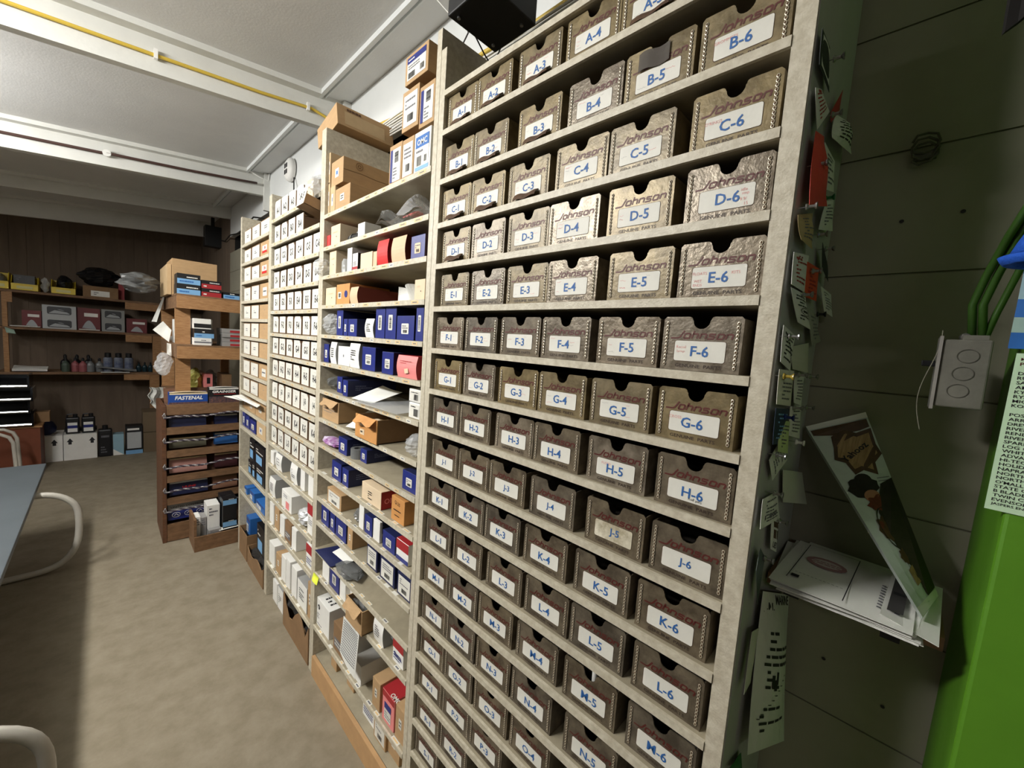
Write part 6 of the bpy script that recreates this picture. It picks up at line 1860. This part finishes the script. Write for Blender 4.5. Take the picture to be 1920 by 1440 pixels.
sheet_thing('loose_paper', 'paper bundle on the front edge of the middle back shelf', [(-.82, 6.51, 1.366), (-.66, 6.51, 1.366), (-.66, 6.56, 1.368), (-.82, 6.56, 1.368)], paper, .008)
sheet_thing('loose_paper', 'paper bundle at the left end of the middle back shelf', [(-1.30, 6.53, 1.364), (-1.10, 6.53, 1.364), (-1.10, 6.60, 1.366), (-1.30, 6.60, 1.366)], paper, .006)
sheet_thing('loose_paper', 'white and green papers stacked on the lower back shelf, left', [(-1.30, 6.54, .915), (-1.06, 6.54, .915), (-1.06, 6.70, .935), (-1.30, 6.70, .945)], paper, .02)
sheet_thing('plastic_sleeve', 'grey plastic sleeve lying in front of the cans on the lower back shelf', [(-.70, 6.53, .95), (-.36, 6.53, .90), (-.36, 6.585, .92), (-.70, 6.59, .96)], mat('grey film', (140, 142, 142), .3), .004)
sheet_thing('loose_paper', 'white folded sheet under the plastic sleeve', [(-.66, 6.51, .888), (-.42, 6.51, .888), (-.42, 6.57, .892), (-.66, 6.57, .892)], paper, .004)
sheet_thing('tag', 'pale tag hanging on the left post of the back shelving', [(-1.33, 6.50, 1.345), (-1.27, 6.50, 1.32), (-1.26, 6.50, 1.28), (-1.32, 6.50, 1.29)], mat('pale green tag', (150, 176, 160), .6), .001)


def bottle(label, x, z, s, m, capm, kind, y=6.64, group=None):
    tt = thing({'can': 'spray_can', 'jug': 'oil_bottle', 'small': 'small_bottle'}[kind], label, 'bottle', (x, y, z), group=group)
    if kind == 'can':
        MB().lathe([(.038, 0), (.04, .004), (.04, .15), (.034, .165), (.02, .17)], n=16).build('can', m, tt, smooth=False)
        MB().lathe([(.028, .17), (.028, .215), (.024, .22)], n=14).build('cap', capm, tt)
    else:
        MB().lathe([(.036 * s, 0), (.038 * s, .08 * s), (.03 * s, .105 * s), (.012 * s, .125 * s), (.012 * s, .135 * s)], n=14).build('bottle', m, tt)
        MB().lathe([(.014 * s, .135 * s), (.014 * s, .16 * s), (.006 * s, .175 * s)], n=10).build('cap', capm, tt)
    return tt


for k in range(3):
    bottle('white and navy spray can, %s of three on the lower back shelf' % ['left', 'middle', 'right'][k], -.60 + k * .088, .8855, 1, mat('white blue can', (140, 146, 156), .4, col2=(80, 90, 120), scale=14), black_m, 'can', group='spray cans on the lower back shelf')
for k in range(4):
    bottle('dark teal bottle, %s at the right of the lower back shelf' % ['first', 'second', 'third', 'fourth'][k], -.335 + k * .053, .8855, .68, mat('dark teal bottle', (20, 46, 54), .3), black_m, 'jug', 6.66, 'dark bottles on the lower back shelf')
for k, (x, m, l) in enumerate(((-.74, mat('clear grey bottle', (120, 124, 126), .3), 'clear squeeze bottle left of the spray cans'), (-.67, mat('clear grey bottle', (120, 124, 126), .3), 'second clear squeeze bottle left of the spray cans'), (-.80, mat('pink label bottle', (150, 84, 88), .5), 'small bottle with pink label on the lower back shelf'),
                                (-.86, mat('pink label bottle', (150, 84, 88), .5), 'second small pink bottle further left'), (-.93, mat('green label bottle', (70, 84, 72), .5), 'small bottle with green label on the lower back shelf'))):
    bottle(l, x, .8855, .9, m, black_m, 'small', 6.62 + .02 * (k % 2))
for k in range(3):
    bottle('tall black bottle, %s in the rear row of the lower back shelf' % ['left', 'middle', 'right'][k], -.94 + k * .09, .8855, 1.05, black_m, black_m, 'jug', 6.76, 'black bottles in the rear row')

# floor goods by the back wall
ARW = lambda xs: (lambda b, w, h: [b.poly([(x - .012, h * .62), (x + .012, h * .62), (x + .012, h * .72), (x + .024, h * .72), (x, h * .86), (x - .024, h * .72), (x - .012, h * .72)], FY, (0, -.0006, 0), 0) for x in xs])
YB = 6.12
ybox('white carton with black arrow on the floor, left', [white_p, black_ink], -1.18, -.945, 0.0005, .27, YB, .3, ARW([.06]))
ybox('white carton with two black arrows on the floor, right', [white_p, black_ink], -.94, -.698, 0.0005, .27, YB, .3, ARW([-.075, .085]))
for k in range(2):
    tt = thing('oil_jug', 'black oil jug with white and blue label, %s of the pair on the white carton' % ['left', 'right'][k], 'jug', (-.875 + k * .115, YB + .08, .2705))
    MB().box(-.05, .05, -.04, .04, 0, .17).build('jug', black_m, tt, bevel=.01)
    MB().lathe([(.018, .17), (.018, .20), (.015, .205)], (.02, 0, 0), n=12).build('cap', black_m, tt)
    MB().tube([(-.04, 0, .165), (-.035, 0, .20), (0, 0, .205)], .008, n=8).build('handle', black_m, tt)
    MB().rect(-.035, .035, .02, .12, FY, (0, -.0408, 0), 0).rect(-.035, .035, .06, .09, FY, (0, -.0412, 0), 1).build('label', [white_p, navy], tt)
ybox('dark carton lying under the oil jugs behind', [black_m], -.94, -.70, .2705, .30, YB + .18, .1)
tt = thing('helmet_bag', 'round dark blue thing on the left white carton', 'bag', (-1.06, YB + .1, .2705))
MB().lathe([(.03, 0), (.07, .03), (.075, .08), (.05, .13), (.015, .15)], n=18).build('bag', navy_dk, tt, smooth=True)
tt = thing('oil_jug', 'tall black jug standing on the floor right of the white carton', 'jug', (-.635, YB + .05, 0.0005))
MB().box(-.055, .055, -.05, .05, 0, .30).build('jug', black_m, tt, bevel=.014)
MB().lathe([(.022, .30), (.022, .34)], n=12).build('cap', black_m, tt)
b = MB()
lines(b, -.035, .035, .04, .12, 3, FY, (0, -.0508, 0), 0, random.Random(9))
lines(b, -.03, .03, .2, .25, 1, FY, (0, -.0508, 0), 0, random.Random(8))
b.build('label', [grey_ink], tt)
ybox('light blue and white tall carton on the floor near the back wall', [mat('pale blue card', (150, 186, 202), .5), white_p, white_p, white_p], -.575, -.49, .0005, .235, YB + .02, .12, lambda b, w, h: (b.poly([(-w / 2, 0), (w / 2, 0), (-w / 2, h * .3)], FY, (0, -.0006, 0), 0)))
tt = ybox('display carton with clear front and pale blue base on the floor', [black_m, steel_lt, grey_card, white_p], -.475, -.335, .0005, .32, YB + .0, .14, lambda b, w, h: (b.rect(-w / 2, w / 2, 0, h * .14, FY, (0, -.0006, 0), 0), b.rect(-w * .42, w * .42, h * .2, h * .78, FY, (0, -.0006, 0), 1), b.rect(-w * .4, w * .3, h * .85, h * .92, FY, (0, -.0006, 0), 2)))
for k in range(2):
    ybox('brown carton stacked on the floor beside the rack, %s' % ['lower', 'upper'][k], [mat('dull brown carton', (112, 96, 74), .8)], -.33, -.17, .0005 + k * .235, .0005 + k * .235 + .23, YB + .02, .3)

# ------------------------------------------------------------------ left: steel bench with bent tube legs, trays, cabinet
t = thing('steel_bench', 'grey steel topped bench with bent cream tube legs along the left', 'bench', (-.905, 2.4, 0))
MB().box(-.75, 0, -2.1, 1.55, .500, .528).build('bench_top', steel_gr, t, bevel=.003)
MB().box(-.70, -.03, -2.05, 1.50, .478, .4995).build('under_frame', steel_gr, t)


def loop(y):
    pts = [(-.13, 0, .463), (-.02, 0, .489 - .012), (.03, 0, .478), (.08, 0, .460), (.125, 0, .425), (.150, 0, .38), (.158, 0, .33), (.158, 0, .24), (.150, 0, .16), (.125, 0, .095), (.08, 0, .045), (.02, 0, .025), (-.06, 0, .018), (-.55, 0, .018), (-.62, 0, .03), (-.68, 0, .08), (-.70, 0, .20), (-.70, 0, .463)]
    P = []
    for i in range(len(pts) - 1):
        a, c = Vector(pts[i]), Vector(pts[i + 1])
        P += [a, (a + c) / 2]
    P.append(Vector(pts[-1]))
    S = [P[0]] + [(P[i - 1] + P[i] * 2 + P[i + 1]) / 4 for i in range(1, len(P) - 1)] + [P[-1]]
    b = MB()
    b.tube([(p.x, p.y, p.z) for p in S], .0165, n=12)
    o = b.build('leg', tube_m, t, (0, y - 2.4, 0), smooth=True)
    return o


loop(3.41)
loop(1.50)
t = thing('steel_stool', 'low bent tube frame standing beyond the end of the steel bench', 'frame', (-1.22, 5.2, 0))
MB().tube([(-.2, 0, .50), (-.02, 0, .50), (.03, 0, .47), (.05, 0, .42), (.06, 0, .2), (.065, 0, .0)], .013, n=10).build('tube', tube_m, t, smooth=True)
MB().tube([(-.2, .2, .50), (-.02, .2, .50), (.03, .2, .47), (.05, .2, .42), (.06, .2, .2), (.065, .2, .0)], .013, n=10).build('tube', tube_m, t, smooth=True)
t = thing('wooden_crate', 'reddish brown wooden cabinet beyond the end of the bench', 'cabinet', (-1.45, 5.75, 0))
MB().box(0, .385, 0, .34, 0, .44).build('cabinet_body', mat('reddish brown board', (120, 62, 36), .6, var=.2, scale=6), t)
MB().box(-.01, .40, -.015, .345, .4402, .455).build('cabinet_top', wood_m, t)
shiny = mat('glossy black plastic', (14, 15, 20), .12)
for k in range(4):
    tt = thing('letter_tray', 'glossy black stacked tray, %s' % ['lowest of four on the brown cabinet', 'second from the bottom on the brown cabinet', 'third from the bottom on the brown cabinet', 'topmost on the brown cabinet'][k], 'tray', (-1.44, 5.72 + .02 * (k % 2), .4556 + k * .118))
    b = MB()
    b.box(0, .34 - .02 * (k % 2), 0, .3, 0, .008).box(0, .34 - .02 * (k % 2), .29, .3, .008, .10).box(0, .008, 0, .29, .008, .10).box(.326 - .02 * (k % 2), .34 - .02 * (k % 2), 0.01, .29, .008, .117)
    b.build('tray', shiny, tt)
    MB().tube([(0, -.012, .022), (.33 - .02 * (k % 2), -.012, .022)], .014, n=10).build('front_lip', mat('chrome lip', (220, 224, 228), .15, metal=.9), tt)
tt = thing('cardboard_box', 'small kraft box with flap beside the black trays on the cabinet', 'box', (-1.095, 5.93, .4556))
MB().box(-.01, .08, 0, .1, 0, .10).build('carton', kraft_dk, tt)
